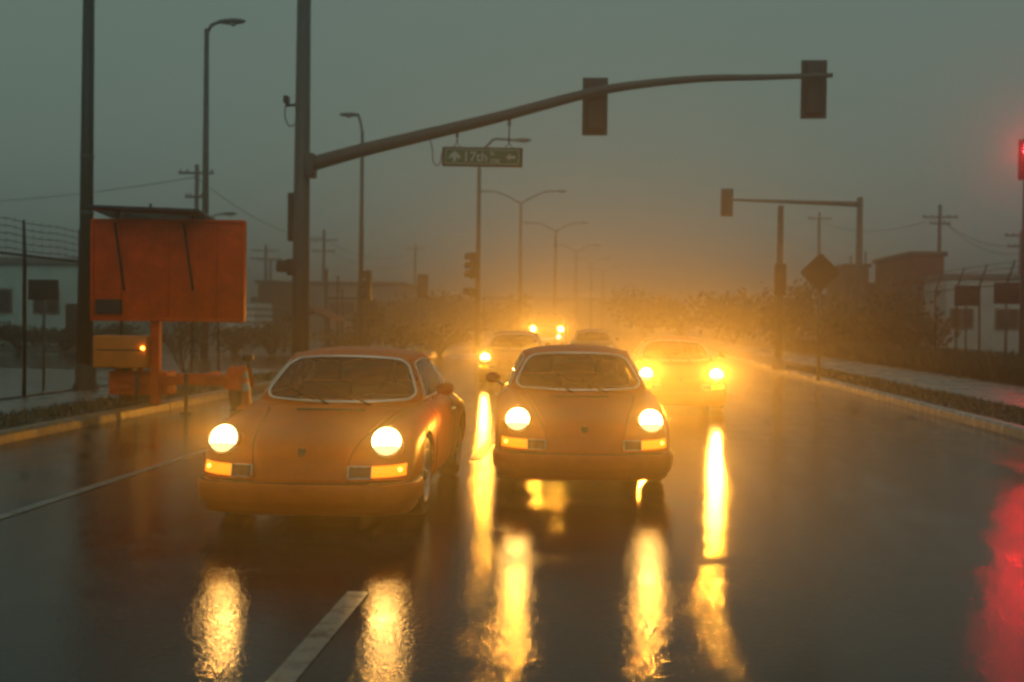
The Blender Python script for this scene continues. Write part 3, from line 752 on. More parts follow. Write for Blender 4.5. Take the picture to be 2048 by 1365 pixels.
# ------------------------------------------------------------------ people in the cars
def make_person(label, car, seat_x=.36):
    """seated figure, hands on the wheel; coordinates of the car it sits in"""
    V = [(0, 2.28, .50), (0, 2.33, .64), (0, 2.36, .80), (0, 2.36, .90), (0, 2.35, .965), (0, 2.325, 1.02), (0, 2.315, 1.075), (0, 2.32, 1.125), (0, 2.33, 1.165)]
    Rr = [(.16, .12), (.15, .11), (.18, .12), (.13, .10), (.058, .058), (.068, .078), (.076, .094), (.072, .088), (.04, .05)]
    E = [(i, i + 1) for i in range(8)]
    def chain(root, pts):
        k = root
        for p, r_ in pts: V.append(p); Rr.append((r_, r_)); E.append((k, len(V) - 1)); k = len(V) - 1
        return k
    for s_ in (1, -1):
        w = chain(2, [((s_ * .185, 2.36, .84), .068), ((s_ * .25, 2.22, .66), .052), ((s_ * .225, 2.02, .72), .040), ((s_ * .18, 1.905, .80), .030)])
        pal = chain(w, [((s_ * .178, 1.865, .83), .028)])
        for k in range(4): chain(pal, [((s_ * (.165 + .008 * k), 1.835 - .004 * k, .845 - .016 * k + .02), .010), ((s_ * (.150 + .008 * k), 1.83, .838 - .016 * k + .02), .008)])
        chain(w, [((s_ * .150, 1.875, .835), .010), ((s_ * .138, 1.85, .845), .008)])
        chain(0, [((s_ * .11, 2.18, .50), .088), ((s_ * .14, 1.86, .58), .066), ((s_ * .14, 1.62, .38), .048), ((s_ * .14, 1.54, .33), .04)])
    chain(6, [((0, 2.225, 1.06), .014)])
    for s_ in (1, -1): chain(6, [((s_ * .084, 2.33, 1.065), .016)])
    me = bpy.data.meshes.new('person'); me.from_pydata([(x, y - S_Y, z) for x, y, z in V], E, [])
    tmp = bpy.data.objects.new('tmp', me); COL.objects.link(tmp)
    sk = tmp.modifiers.new('s', 'SKIN'); ss = tmp.modifiers.new('u', 'SUBSURF'); ss.levels = 2; ss.render_levels = 2
    if not me.skin_vertices: 
        bm = bmesh.new(); bm.from_mesh(me); bm.verts.layers.skin.verify(); bm.to_mesh(me); bm.free()
    for i, r_ in enumerate(Rr): me.skin_vertices[0].data[i].radius = r_; me.skin_vertices[0].data[i].use_root = (i == 0)
    dg = bpy.context.evaluated_depsgraph_get(); m2 = bpy.data.meshes.new_from_object(tmp.evaluated_get(dg))
    bpy.data.objects.remove(tmp)
    m2.materials.clear()
    for m in (M_JACKET, M_SKIN): m2.materials.append(m)
    for p in m2.polygons:
        p.use_smooth = True
        c = p.center; p.material_index = 1 if (c.z > .955 or (c.y + S_Y < 1.915 and c.z > .76)) else 0
    o = bpy.data.objects.new('person', m2); COL.objects.link(o)
    o.matrix_world = Matrix.Translation(car.location) @ Matrix.Rotation(car.rotation_euler.z, 4, 'Z') @ Matrix.Translation((seat_x, 0, 0))
    tag(o, label, 'person', 'drivers')
    b = MB(); Mh = Matrix.Translation((0, 2.335 - S_Y, 1.095)) @ Matrix.Rotation(R(-18), 4, 'X') @ Matrix.Diagonal((1, 1.2, 1, 1))
    b.lathe([(.088, -.03), (.092, .02), (.085, .06), (.06, .09), (.03, .103), (0, .107)], 24, Mh); b.build('hair', M_HAIR, o)
    return o

P1 = car_paint('amber_orange_paint', (0.62, 0.105, 0.004))
P2 = car_paint('rose_orange_paint', (0.55, 0.088, 0.018))
P3 = car_paint('tangerine_paint', (0.62, 0.10, 0.004))
P4 = car_paint('dark_bronze_paint', (0.20, 0.10, 0.035))
CARS = 'classic cars driving in convoy'
c1 = make_coupe('nearest orange classic coupe with its lamps lit, left lane, in front of the message board', (gx(607, 8.0), 8.0 + 1.85, 0), R(0.6), P1, CARS, 1, 80)
c2 = make_coupe('rose orange classic coupe in the middle lane, second nearest, headrests seen through its windscreen', (gx(1171, 10.1) - .113, 10.1 + 1.85, 0), R(3.5), P2, CARS, -1, 125)
c3 = make_coupe('tangerine classic coupe following behind and to the right of the second coupe', (gx(1362, 19.4), 19.4 + 1.85, 0), R(0.5), P3, CARS, 1, 850)
def recolour(o, old, new):
    for ch in o.children_recursive:
        if ch.type == 'MESH' and any(m == old for m in ch.data.materials):
            ch.data = ch.data.copy()
            for k, m in enumerate(ch.data.materials):
                if m == old: ch.data.materials[k] = new
def coupe_copy(label, px, y, rz, paint, watts=380):
    o = copy_tree(c3); o['label'] = label; o['group'] = CARS
    o.location = (gx(px, y), y + 1.85, 0); o.rotation_euler = (0, 0, R(rz)); bpy.context.view_layer.update(); recolour(o, P3, paint); 
    for ch in o.children_recursive:
        if ch.type == 'LIGHT': ch.data = ch.data.copy(); ch.data.energy = watts
    return o
c4 = coupe_copy('dark bronze coupe half hidden behind the left side of the second coupe', 1020, 26.6, 0.5, P4)
c7 = coupe_copy('grey coupe far back between the second coupe roof and the tangerine coupe', 1186, 38.0, 0, car_paint('grey_paint', (0.10, 0.095, 0.085)))
for o in [q for q in c7.children if q.type == 'LIGHT']: bpy.data.objects.remove(o)
for o in c7.children:
    if o.name.startswith('headlamp'):
        for q in o.children:
            if q.name.startswith('lens'): q.data = q.data.copy(); q.data.materials[0] = M_LAMPGLASS
make_person('dark clothed driver behind the wheel of the nearest orange coupe', c1)
make_person('driver in dark jacket at the wheel of the rose orange second coupe', c2)
make_person('driver at the wheel of the tangerine coupe on the right', c3)

# ------------------------------------------------------------------ far pickup with high lamps
def make_pickup(label, x, y):
    t = thing('pickup_truck', label, 'pickup', (x, y, 0)); W = .95
    prof = [(0, .45), (0, 1.16), (.05, 1.24), (1.25, 1.30), (1.75, 1.80), (2.0, 1.86), (3.1, 1.86), (3.35, 1.30), (5.2, 1.28), (5.25, .5)]
    b = MB(); rows = []
    for sx in (-1, -.97, -.9, 0, .9, .97, 1):
        k = 1 - .0 * abs(sx); rows.append([Vector((sx * W * (1 - .16 * max(0, z - 1.1) / .7 * abs(sx)), y_, z - (.03 if abs(sx) == 1 else 0))) for y_, z in prof])
    b.grid(rows); 
    for r_ in (rows[0], rows[-1]): b.add(r_, [tuple(range(len(r_)))])
    b.build('body', car_paint('silver_truck_paint', (.16, .15, .13)), t)
    b = MB(); b.add([(-.78, 1.30, 1.36), (.78, 1.30, 1.36), (.70, 1.70, 1.78), (-.70, 1.70, 1.78)], [(0, 1, 2, 3)]); b.build('windscreen', M_WINDOW, t)
    b = MB(); b.box((0, -.02, .8), (1.0, .05, .26), bev=.015); b.build('grille', M_BLACK, t)
    b = MB(); b.box((0, -.05, .52), (1.9, .16, .2), bev=.03); b.build('front_bumper', M_CHROME, t)
    for sx in (1, -1):
        b = MB(); b.lathe([(.12, 0), (.10, .03), (0, .05)], 20, Matrix.Translation((sx * .75, -.01, 1.10)) @ Matrix.Rotation(R(90), 4, 'X')); b.build('headlamp', M_HEAD, t)
        b = MB(); b.lathe([(.06, 0), (.05, .02), (0, .03)], 16, Matrix.Translation((sx * .66, -.13, .70)) @ Matrix.Rotation(R(90), 4, 'X')); b.build('fog_lamp', M_HEAD, t); beam(t, (sx * .75, -.12, 1.10), 800)
        b = MB(); b.box((sx * 1.02, 1.7, 1.38), (.16, .08, .2), bev=.02); b.build('door_mirror', M_BLACK, t)
        for yy in (.95, 4.2):
            b = MB(); b.lathe([(0, -.11), (.34, -.12), (.37, -.08), (.37, .08), (.34, .12), (.2, .12), (.18, .07), (0, .07)], 28, Matrix.Translation((sx * .82, yy, .37)) @ Matrix.Rotation(R(90), 4, 'Y')); b.build('wheel', M_TYRE, t)
    return t
make_pickup('silver pickup truck with high bright lamps, farthest vehicle in the convoy', gx(1094, 62), 62)

# ------------------------------------------------------------------ traffic signals, poles and lamps
def bent(P, n=6): return crom(P, n)
def signal_head(name, label, loc, rz, lit=None, back=True, group='traffic signals', sections=3):
    """face looks along local +y"""
    t = thing(name, label, 'traffic light', loc, rz, group); h = .36 * sections
    b = MB(); b.box((0, 0, 0), (.34, .20, h), bev=.025); b.build('housing', M_DARK, t)
    if back:
        b = MB(); b.box((0, .09, 0), (.56, .018, h + .20), bev=.007); b.build('backplate', M_DARK, t)
    for k in range(sections):
        z = h / 2 - .18 - k * .36; Mz = Matrix.Translation((0, .105, z)) @ Matrix.Rotation(R(-90), 4, 'X')
        b = MB(); b.lathe([(.15, 0), (.12, .025), (0, .04)], 24, Mz); b.build('lens', (M_RED if lit == k else M_LENS_OFF), t)
        b = MB(); rows = [[Vector((.165 * math.cos(R(-40 + 260 * q / 18)), yy, z + .165 * math.sin(R(-40 + 260 * q / 18)))) for q in range(19)] for yy in (.10, .34)]
        b.grid(rows); b.build('visor', M_DARK, t)
    return t

# -- main mast arm
YM = 25.0
pb = at(600, 740, YM); ptop = at(618, -40, YM)
mast = thing('signal_mast', 'tall grey mast with long curved arm carrying signals and the street sign', 'traffic mast', (pb.x, YM, 0.0))
o3 = Vector((pb.x, YM, 0))
b = MB(); b.tube([(0, 0, 0.0), (0, 0, 3), (0.02, 0, 9.6)], [.20, .185, .145], 20); b.lathe([(.32, 0), (.32, .05), (.2, .07)], 20); b.build('pole', M_STEEL, mast)
arm_px = [(618, 330), (720, 302), (860, 268), (1000, 234), (1165, 190), (1260, 172), (1400, 158), (1530, 155), (1665, 151)]
arm = [at(x, y, YM) for x, y in arm_px]
b = MB(); cp = crom(arm, 5); rr = [.165 - (.165 - .05) * i / (len(cp) - 1) for i in range(len(cp))]
b.tube([p - o3 for p in cp], rr, 16); b.build('mast_arm', M_STEEL, mast)
b = MB(); a0 = arm[0] - o3; b.box((.20, 0, a0.z - .02), (.20, .42, .52), bev=.03); b.build('arm_bracket', M_STEEL, mast)
b = MB(); b.tube([(-.15, 0, at(600, 210, YM).z), (-.38, 0, at(600, 212, YM).z)], .03); b.box((-.36, 0, at(600, 200, YM).z), (.10, .22, .16), bev=.02); b.build('detector_camera', M_DARK, mast)
b = MB(); b.tube(bent([(at(x, y, YM) - o3) for x, y in ((572, 205), (570, 232), (578, 252), (592, 246), (592, 226))], 5), .014, 6); b.build('cable_loop', M_WIRE, mast)
b = MB(); b.tube(bent([(at(x, y, YM) - o3) for x, y in ((860, 280), (865, 300), (866, 322), (873, 331), (881, 325), (884, 305))], 5), .012, 6); b.build('sign_cable', M_WIRE, mast)
for px, cy_, nm in ((1190, 207, 'rectangular traffic signal seen from behind in the middle of the long mast arm'), (1634.5, 172, 'rectangular traffic signal seen from behind at the tip of the long mast arm')):
    p = at(px, cy_, YM); signal_head('traffic_signal', nm, (p.x, YM + .30, p.z), 0)
p = at(588, 434, YM); signal_head('traffic_signal', 'narrow traffic signal clamped to the left side of the tall mast', (p.x + .02, YM + .1, p.z), 0, back=False)
p = at(584, 535, YM); signal_head('pedestrian_signal', 'small pedestrian signal low on the left side of the tall mast', (p.x + .02, YM, p.z), R(90), back=False, sections=1, group=None)

# -- street name sign
sc_ = at(965, 315, YM); sw, sh = at(1045, 315, YM).x - at(885, 315, YM).x, .42
sg = thing('street_name_sign', 'green 17th street name sign hanging under the mast arm', 'street sign', (sc_.x, YM - .02, sc_.z)); sg.rotation_euler = (0, R(0.8), 0)
b = MB(); b.box((0, 0, 0), (sw, .10, sh), bev=.012); b.build('sign_box', M_DARK, sg)
fc = MB(); fc.box((0, -.052, 0), (sw - .10, .012, sh - .06)); face = fc.build('sign_face', M_SIGN_G, sg)
b = MB(); yy = -.0605
w2, h2 = (sw - .16) / 2, (sh - .11) / 2
for c, d in (((0, yy, h2), (2 * w2, .004, .012)), ((0, yy, -h2), (2 * w2, .004, .012)), ((-w2, yy, 0), (.012, .004, 2 * h2 - .014)), ((w2, yy, 0), (.012, .004, 2 * h2 - .014))): b.box(c, d)
b.build('border', M_SIGN_W, face)
def text(parent, s, x, z, size, m, y=-.0605):
    cu = bpy.data.curves.new('lettering', 'FONT'); cu.body = s; cu.size = size; cu.align_x = 'CENTER'; cu.align_y = 'CENTER'; cu.extrude = .001; cu.offset = .003
    tmp = bpy.data.objects.new('tmp', cu); COL.objects.link(tmp)
    bpy.context.view_layer.update(); me = bpy.data.meshes.new_from_object(tmp.evaluated_get(bpy.context.evaluated_depsgraph_get())); bpy.data.objects.remove(tmp)
    me.materials.clear(); me.materials.append(m); me.name = 'lettering'
    o = bpy.data.objects.new('lettering', me); COL.objects.link(o); o.parent = parent; o.location = (x, y, z); o.rotation_euler = (R(90), 0, 0); return o
k = sw / 160.0
text(face, '17th', (951 - 965) * k, -.01, .30, M_SIGN_W)
text(face, 'St', (985 - 965) * k, .075, .12, M_SIGN_W)
text(face, '1700', (990 - 965) * k, -.09, .11, M_SIGN_W)
b = MB(); xt = (910 - 965) * k
tree = [(-.13, -.04), (-.11, .03), (-.06, .07), (-.03, .11), (.03, .11), (.07, .07), (.11, .03), (.13, -.04), (.09, -.06), (.08, -.02), (.03, -.03), (.03, -.09), (.06, -.11), (-.06, -.11), (-.03, -.09), (-.03, -.03), (-.08, -.02), (-.09, -.06)]
b.prism([Vector((xt + x, 0, z)) for x, z in tree], (0, yy + .002, 0), (0, yy - .002, 0)); b.build('tree_emblem', M_SIGN_W, face)
b = MB(); xa = (1022 - 965) * k
ar = [(-.11, 0), (-.01, .075), (-.01, .028), (.10, .028), (.10, -.028), (-.01, -.028), (-.01, -.075)]
b.prism([Vector((xa + x, 0, z)) for x, z in ar], (0, yy + .002, 0), (0, yy - .002, 0)); b.build('arrow', M_SIGN_W, face)
for px, py in ((914, 262), (1018, 238)):
    pa = at(px, py, YM); b = MB(); top = pa - Vector((sc_.x, YM - .02, sc_.z))
    b.tube([top + Vector((0, .02, -.05)), Vector((top.x, .02, sh / 2 + .09))], .016, 6); b.box((top.x, .02, top.z - .08), (.06, .06, .14), bev=.01)
    b.tube([Vector((top.x - .09, .02, sh / 2)), Vector((top.x, .02, sh / 2 + .10)), Vector((top.x + .09, .02, sh / 2))], .012, 6); b.build('hanger', M_DARK, sg)

# -- poles with cobra head lamps
def cobra(b, p0, p1, r0=.05, droop=.0):
    p0, p1 = Vector(p0), Vector(p1); m_ = p0.lerp(p1, .45) + Vector((0, 0, .22 * (p1 - p0).length))
    b.tube(crom([p0, p0.lerp(m_, .6) + Vector((0, 0, .04)), m_, p1], 5), r0, 8)
def lamp_head(parent, p, d):
    b = MB(); d = Vector(d).normalized(); rot = Matrix.Rotation(math.atan2(d.y, d.x), 3, 'Z')
    vs = []
    for s_, w, h in ((-.05, .05, .05), (.12, .11, .08), (.35, .14, .10), (.58, .11, .07), (.68, .03, .03)):
        vs.append([Vector(p) + rot @ Vector((s_, w * math.cos(2 * math.pi * q / 10), h * .8 * math.sin(2 * math.pi * q / 10))) for q in range(11)])
    b.grid(vs); b.build('lamp_head', M_STEEL, parent)
    b = MB(); b.lathe([(.10, 0), (.08, -.05), (0, -.07)], 14, Matrix.Translation(Vector(p) + rot @ Vector((.34, 0, -.05)))); b.build('lamp_lens', M_LAMPGLASS, parent)
def street_lamp(label, px, Y, top_py, head_px, head_py, r=.09, base_z=0.0, m=M_STEEL, lean=0.0, mid_px=None):
    x = gx(px, Y); tp = at(px, top_py, Y); t = thing('street_lamp', label, 'street lamp', (x, Y, base_z), 0, 'single arm street lamps'); o_ = Vector((x, Y, base_z))
    h = tp.z - base_z
    b = MB(); b.tube([(0, 0, 0), (0, 0, h * .5), (0, 0, h)], [r, r * .85, r * .6], 12); b.lathe([(r * 1.7, 0), (r * 1.7, .35), (r, .42)], 14); b.build('pole', m, t)
    hp = at(head_px, head_py, Y) - o_; b = MB(); cobra(b, (0, 0, h - .15), hp, r * .45); b.build('arm', m, t)
    lamp_head(t, hp, (1 if head_px > px else -1, -.05, 0)); return t
street_lamp('tall grey street lamp rising behind the orange message board', 409, 28.7, 58, 440, 44, .10)
street_lamp('distant street lamp with its head turned left, between the mast and the street sign', 721, 41.0, 262, 716, 230, .10)
street_lamp('thin distant street lamp pole below the green street sign', 955, 47.0, 300, 1030, 281, .11)
street_lamp('short lamp arm peeking over the right corner of the message board', 412, 52.0, 445, 446, 428, .09)
# signals on those two poles
p = at(737, 571, 41); signal_head('traffic_signal', 'small traffic signal on brackets beside the distant left street lamp', (p.x, 41, p.z), R(90), back=False)
p = at(947, 532, 46.6); signal_head('traffic_signal', 'upper traffic signal on the pole under the street sign', (p.x, 46.6, p.z), R(80), back=False)
p = at(944, 585, 46.6); signal_head('pedestrian_signal', 'pedestrian signal low on the pole under the street sign', (p.x, 46.6, p.z), R(80), back=False, sections=1, group=None)
p = at(845, 573, 60); t_ = signal_head('traffic_signal', 'hazy traffic signal above the bushes left of the street sign pole', (p.x, 60, p.z), R(0))
b = MB(); b.tube([(0, 0, -p.z), (0, 0, -.6)], .06, 8); b.build('post', M_STEEL, t_)
# left dark green pole
x = gx(172, 20.6)
t = thing('steel_pole', 'thick dark green steel pole standing left of the orange message board', 'pole', (x, 20.6, .12))
b = MB(); b.tube([(0, 0, 0), (0.0, 0, 4), (0.03, 0, 9.5)], [.135, .118, .095], 18); b.build('pole_shaft', M_POLE_GREEN, t)
b = MB(); b.lathe([(.24, 0), (.24, .08), (.19, .14), (.19, .42), (.14, .48)], 20); b.build('base', M_POLE_GREEN, t)
for z in (4.35, 3.3): b = MB(); b.lathe([(.124, -.03), (.128, -.02), (.128, .02), (.124, .03)], 18, Matrix.Translation((0.005, 0, z))); b.build('band', M_STEEL, t)
b = MB(); cobra(b, (0.03, 0, 9.4), (1.8, 0, 9.9), .05); b.build('arm', M_POLE_GREEN, t); lamp_head(t, (1.8, 0, 9.9), (1, 0, 0))
# double armed median lamps
def double_lamp(label, px, jy, Y, half_px, arm_dy):
    j = at(px, jy, Y); t = thing('double_street_lamp', label, 'street lamp', (j.x, Y, .12), 0, 'double arm lamps on the median'); h = j.z - .12
    b = MB(); b.tube([(0, 0, 0), (0, 0, h)], [.14, .08], 10); b.build('pole', M_STEEL, t)
    for s_ in (1, -1):
        e = at(px + s_ * half_px, jy - arm_dy, Y); w = abs(e.x - j.x); dz = e.z - j.z
        b = MB(); b.tube(crom([(0, 0, h - .1), (s_ * w * .25, 0, h + dz * .45), (s_ * w * .55, 0, h + dz * .95), (s_ * w * .8, 0, h + dz * 1.0)], 5), .05, 6); b.build('arm', M_STEEL, t)
        lamp_head(t, (s_ * w * .8, 0, h + dz), (s_, 0, 0))
    return t
for lb, px, jy, Y, hp, ad in (('nearest double arm lamp on the median, right of the street sign', 1042, 405, 78, 90, 22), ('second double arm lamp of the median row', 1112, 462, 100, 63, 16),
        ('third double arm lamp of the median row', 1153, 504, 126, 46, 13), ('fourth, hazy double arm lamp of the median row', 1183, 528, 152, 36, 11), ('farthest, faintest double arm lamp of the median row', 1206, 545, 178, 29, 9)):
    double_lamp(lb, px, jy, Y, hp, ad)
# far right mast arm
YR = 53.0; pbx = gx(1716, YR)
t = thing('signal_mast', 'hazy far mast with straight arm reaching left over the right lanes', 'traffic mast', (pbx, YR, 0)); o_ = Vector((pbx, YR, 0))
b = MB(); zt = at(1716, 395, YR).z; b.tube([(0, 0, 0), (0, 0, zt)], [.17, .13], 14); b.build('pole', M_STEEL, t)
b = MB(); b.tube([at(x_, y_, YR) - o_ for x_, y_ in ((1716, 409), (1600, 405), (1460, 400))], [.12, .09, .05], 12); b.build('mast_arm', M_STEEL, t)
p = at(1455.5, 404, YR); signal_head('traffic_signal', 'hazy traffic signal at the tip of the far right mast arm', (p.x, YR + .25, p.z), 0)
# right pole
x = gx(1558, 35); t = thing('steel_pole', 'slim signal pole on the right kerb left of the diamond sign', 'pole', (x, 35, .12))
b = MB(); b.tube([(0, 0, 0), (0, 0, at(1558, 420, 35).z)], [.115, .085], 14); b.lathe([(.2, 0), (.2, .3), (.115, .36)], 14); b.build('pole_shaft', M_STEEL, t)
b = MB(); zz = at(1558, 560, 35).z; b.box((0, -.12, zz - .12), (.34, .14, .95), bev=.02); b.build('control_box', M_DARK, t)
# diamond sign
YD = 28.6; c = at(1640, 546, YD); t = thing('diamond_sign', 'dark diamond warning sign on a post beside the right pavement', 'road sign', (c.x, YD, .12))
b = MB(); b.tube([(0, 0, 0), (0, 0, c.z + .1)], .045, 8); b.build('post', M_STEEL, t)
b = MB(); r_ = .47; pts = []
for k in range(4):
    a = R(90 * k + 90); n1 = R(90 * k + 90 - 6); n2 = R(90 * k + 90 + 6)
    for n_ in (n1, a, n2): pts.append(Vector((.97 * r_ * math.cos(n_) if n_ != a else r_ * .985 * math.cos(a), 0, c.z - .12 + (.97 * r_ * math.sin(n_) if n_ != a else r_ * .985 * math.sin(a)))))
b.prism(pts, (0, -.053, 0), (0, -.045, 0)); b.build('sign_plate', M_SIGN_BACK, t)
# red signal at the right edge
YS = 37.0; p = at(2053, 298, YS)
rs = signal_head('traffic_signal', 'traffic signal glowing red at the right edge of the view', (p.x, YS, p.z - .36), R(180), lit=0, group='traffic signals')
t = thing('steel_pole', 'pole carrying the red signal at the far right edge', 'pole', (p.x + .12, YS + .28, .1))
b = MB(); b.tube([(0, 0, 0), (0, 0, p.z + .5)], [.13, .09], 12); b.build('pole_shaft', M_STEEL, t)

# -- utility poles and wires
UP = {}
def utility_pole(key, label, px, top_py, Y, arms, r=.15):
    tp = at(px, top_py, Y); t = thing('utility_pole', label, 'utility pole', (tp.x, Y, 0), 0, 'wooden utility poles')
    b = MB(); b.tube([(0, 0, 0), (0, 0, tp.z)], [r, r * .7], 8); b.build('pole', M_WOOD, t)
    for py, w in arms:
        z = at(px, py, Y).z; b = MB(); b.box((0, -.12, z), (w, .1, .12)); co = b.build('crossarm', M_WOOD, t)
        b = MB()
        for k in (-.45, -.25, .25, .45): b.lathe([(.05, 0), (.05, .08), (.03, .16), (0, .17)], 8, Matrix.Translation((k * w, -.12, z + .06)))
        b.build('insulators', M_DARK, co)
    UP[key] = (tp.x, Y, tp.z); return t
utility_pole('a', 'dark utility pole just left of the tall lamp above the message board', 394, 330, 62, [(347, 2.0), (395, 1.2)], .17)
utility_pole('b', 'distant utility pole with two crossarms between board and mast', 532, 490, 120, [(502, 3.0), (518, 3.4)], .22)
utility_pole('c', 'short distant utility pole close right of another between board and mast', 541, 517, 124, [(521, 2.8)], .2)
utility_pole('d', 'distant utility pole just right of the tall mast', 648, 460, 105, [(481, 2.6), (503, 2.2)], .2)
utility_pole('e', 'utility pole with crossarm over the dark buildings on the right', 1880, 410, 88, [(435, 2.6), (448, 1.5)], .18)
utility_pole('f', 'utility pole cut by the right edge of the view', 2043, 462, 84, [(472, 2.4), (494, 2.0)], .18)
utility_pole('g', 'thin hazy utility pole behind the diamond sign', 1639, 425, 110, [(438, 2.2)], .18)
utility_pole('h', 'faint utility pole left of the green sign pole, beyond the bushes', 831, 488, 150, [(498, 2.6)], .2)
def power_line(label, a, b_, dz, sag, off=0.0, ext=None):
    A = Vector(UP[a]) + Vector((off, -.1, dz)); B = Vector(UP[b_]) + Vector((off, -.1, dz)) if ext is None else Vector(ext)
    b = MB(); b.tube([A.lerp(B, i / 12) - Vector((0, 0, sag * 4 * (i / 12) * (1 - i / 12))) for i in range(13)], .022, 5)
    tag(b.build('power_line', M_WIRE), label, 'power line', 'power lines')
power_line('upper power line from the right utility pole to the edge of view', 'e', 'f', -1.0, .8)
power_line('lower power line from the right utility pole to the edge of view', 'e', 'f', -1.5, .9, .5)
power_line('power line running left from the right utility pole to the hazy thin pole', 'g', 'e', -.9, 1.0)
power_line('power line between the distant poles either side of the mast', 'b', 'd', -.6, 1.0)
power_line('power line dipping right from the pole beside the mast', 'd', 'h', -.9, 1.4)
power_line('lowest power line right of the mast', 'd', 'h', -1.9, 1.6, .4)
power_line('power line from the dark pole behind the board towards the mast', 'a', 'd', -.7, 1.0)
power_line('power line leaving the left edge from the dark pole', 'a', 'a', -.7, 1.2, 0, (-60, 70, 9.2))

# ------------------------------------------------------------------ fences
def fence(name, label, x, ys, post_h, mesh_h, arm_dir, wires, sp=.10, base=.06, m=M_STEEL, angled=False):
    y0, y1 = ys[0], ys[-1]
    t = thing(name, label, 'fence', (x, y0, base))
    pm = MB(); pm.tube([(0, 0, -.05), (0, 0, mesh_h), (arm_dir * (.25 if angled else .02), 0, post_h)], [.034, .034, .022], 8); pme = pm.mesh('post', m)
    for y in ys:
        o = bpy.data.objects.new('post', pme); COL.objects.link(o); o.parent = t; o.location = (0, y - y0, 0); o.rotation_euler = (rng.uniform(-.02, .02), rng.uniform(-.02, .02), 0)
    for z in (.06, mesh_h):
        b = MB(); b.tube([(0, 0, z), (0, y1 - y0, z)], .021, 6); b.build('rail', m, t)
    for k in range(wires):
        z = mesh_h + (post_h - mesh_h) * (k + 1) / wires - .02; xx = arm_dir * (.25 if angled else .02) * (k + 1) / wires
        b = MB(); n = 3 * len(ys); b.tube([(xx, (y1 - y0) * i / n, z - .03 * abs(math.sin(i * math.pi / 3))) for i in range(n + 1)], .006, 4)
        for i in range(int((y1 - y0) / .3)):
            y_ = i * .3 + .1; b.tube([(xx, y_ - .02, z - .04), (xx, y_ + .02, z + .03)], .004, 3)
        b.build('barbed_wire', M_WIRE, t)
    b = MB(); L_ = y1 - y0; H_ = mesh_h - .08
    n = int((L_ + H_) / sp)
    for i in range(n):
        s_ = i * sp - H_
        for d in (1, -1):
            a0 = max(0, -s_); a1 = min(H_, L_ - s_)
            if a1 <= a0: continue
            z0, z1 = (a0, a1) if d == 1 else (H_ - a0, H_ - a1)
            pa, pb_ = Vector((.004 * d, s_ + a0, z0 + .07)), Vector((.004 * d, s_ + a1, z1 + .07))
            w = Vector((0, -.0022, .0022)) if d == 1 else Vector((0, .0022, .0022)); q = Vector((.003, 0, 0))
            b.add([pa - w, pa + w, pa + q, pb_ - w, pb_ + w, pb_ + q], [(0, 1, 4, 3), (1, 2, 5, 4), (2, 0, 3, 5)])
    stuff(b.build('chain_link', m, t, recalc=False))
    return t
fence('chain_link_fence', 'tall chain link fence with barbed wire on the left edge', -9.62, [14.6 + 2.0 * i for i in range(8)], 3.05, 2.45, -1, 5, m=M_DARK)
fence('chain_link_fence', 'tall chain link fence with barbed wire along the right side lot', 12.75, [29 + 2.45 * i for i in range(10)], 3.5, 2.75, 1, 4, .13, .08, m=M_DARK, angled=True)
fence('chain_link_fence', 'distant chain link fence receding beyond the cross street on the right', 12.4, [54 + 3 * i for i in range(24)], 3.0, 2.4, 1, 2, .25, 0, angled=True)
# dark boards hung on the fences
for px, py, Y, w, h, lb, xx in ((88, 580, 21.8, .62, .40, 'small dark board on a post behind the left fence', None), (1932, 592, 24.3, .82, .70, 'dark rectangular notice on the right fence, further one', 12.62), (2012, 587, 21.4, .78, .66, 'dark rectangular notice on the right fence, nearer one', 12.62)):
    c = at(px, py, Y); X = c.x if xx is None else gx(px, Y)
    if xx is not None:
        Y = xx / gx(px, 1.0); X = xx; c = at(px, py, Y)
    t = thing('notice_board', lb, 'notice', (X, Y, c.z - h / 2))
    b = MB(); b.box((0, -.03, h / 2), (w, .02, h), bev=.005); b.build('board', M_DARK, t)
    b = MB(); b.tube([(0, .0, -c.z + h / 2 + .05), (0, 0, h)], .03, 8); b.build('post', M_STEEL, t)
# sliding gate frame in the distance
t = thing('pipe_gate', 'distant open pipe gate frame right of the tall mast', 'gate', (gx(652, 44), 52, 0)); g0 = gx(652, 52)
t.location = (g0, 52, 0)
for px, top in ((652, 538), (675, 552), (684, 578), (716, 580)):
    b = MB(); x = gx(px, 52) - g0; b.tube([(x, 0, 0), (x, 0, at(px, top, 52).z)], .07 if px < 660 else .05, 8); b.build('gate_post', M_DARK, t)
for py in (597, 640): b = MB(); z = at(690, py, 52).z; b.tube([(gx(655, 52) - g0, 0, z), (gx(745, 52) - g0, 0, z)], .05, 6); b.build('gate_rail', M_DARK, t)

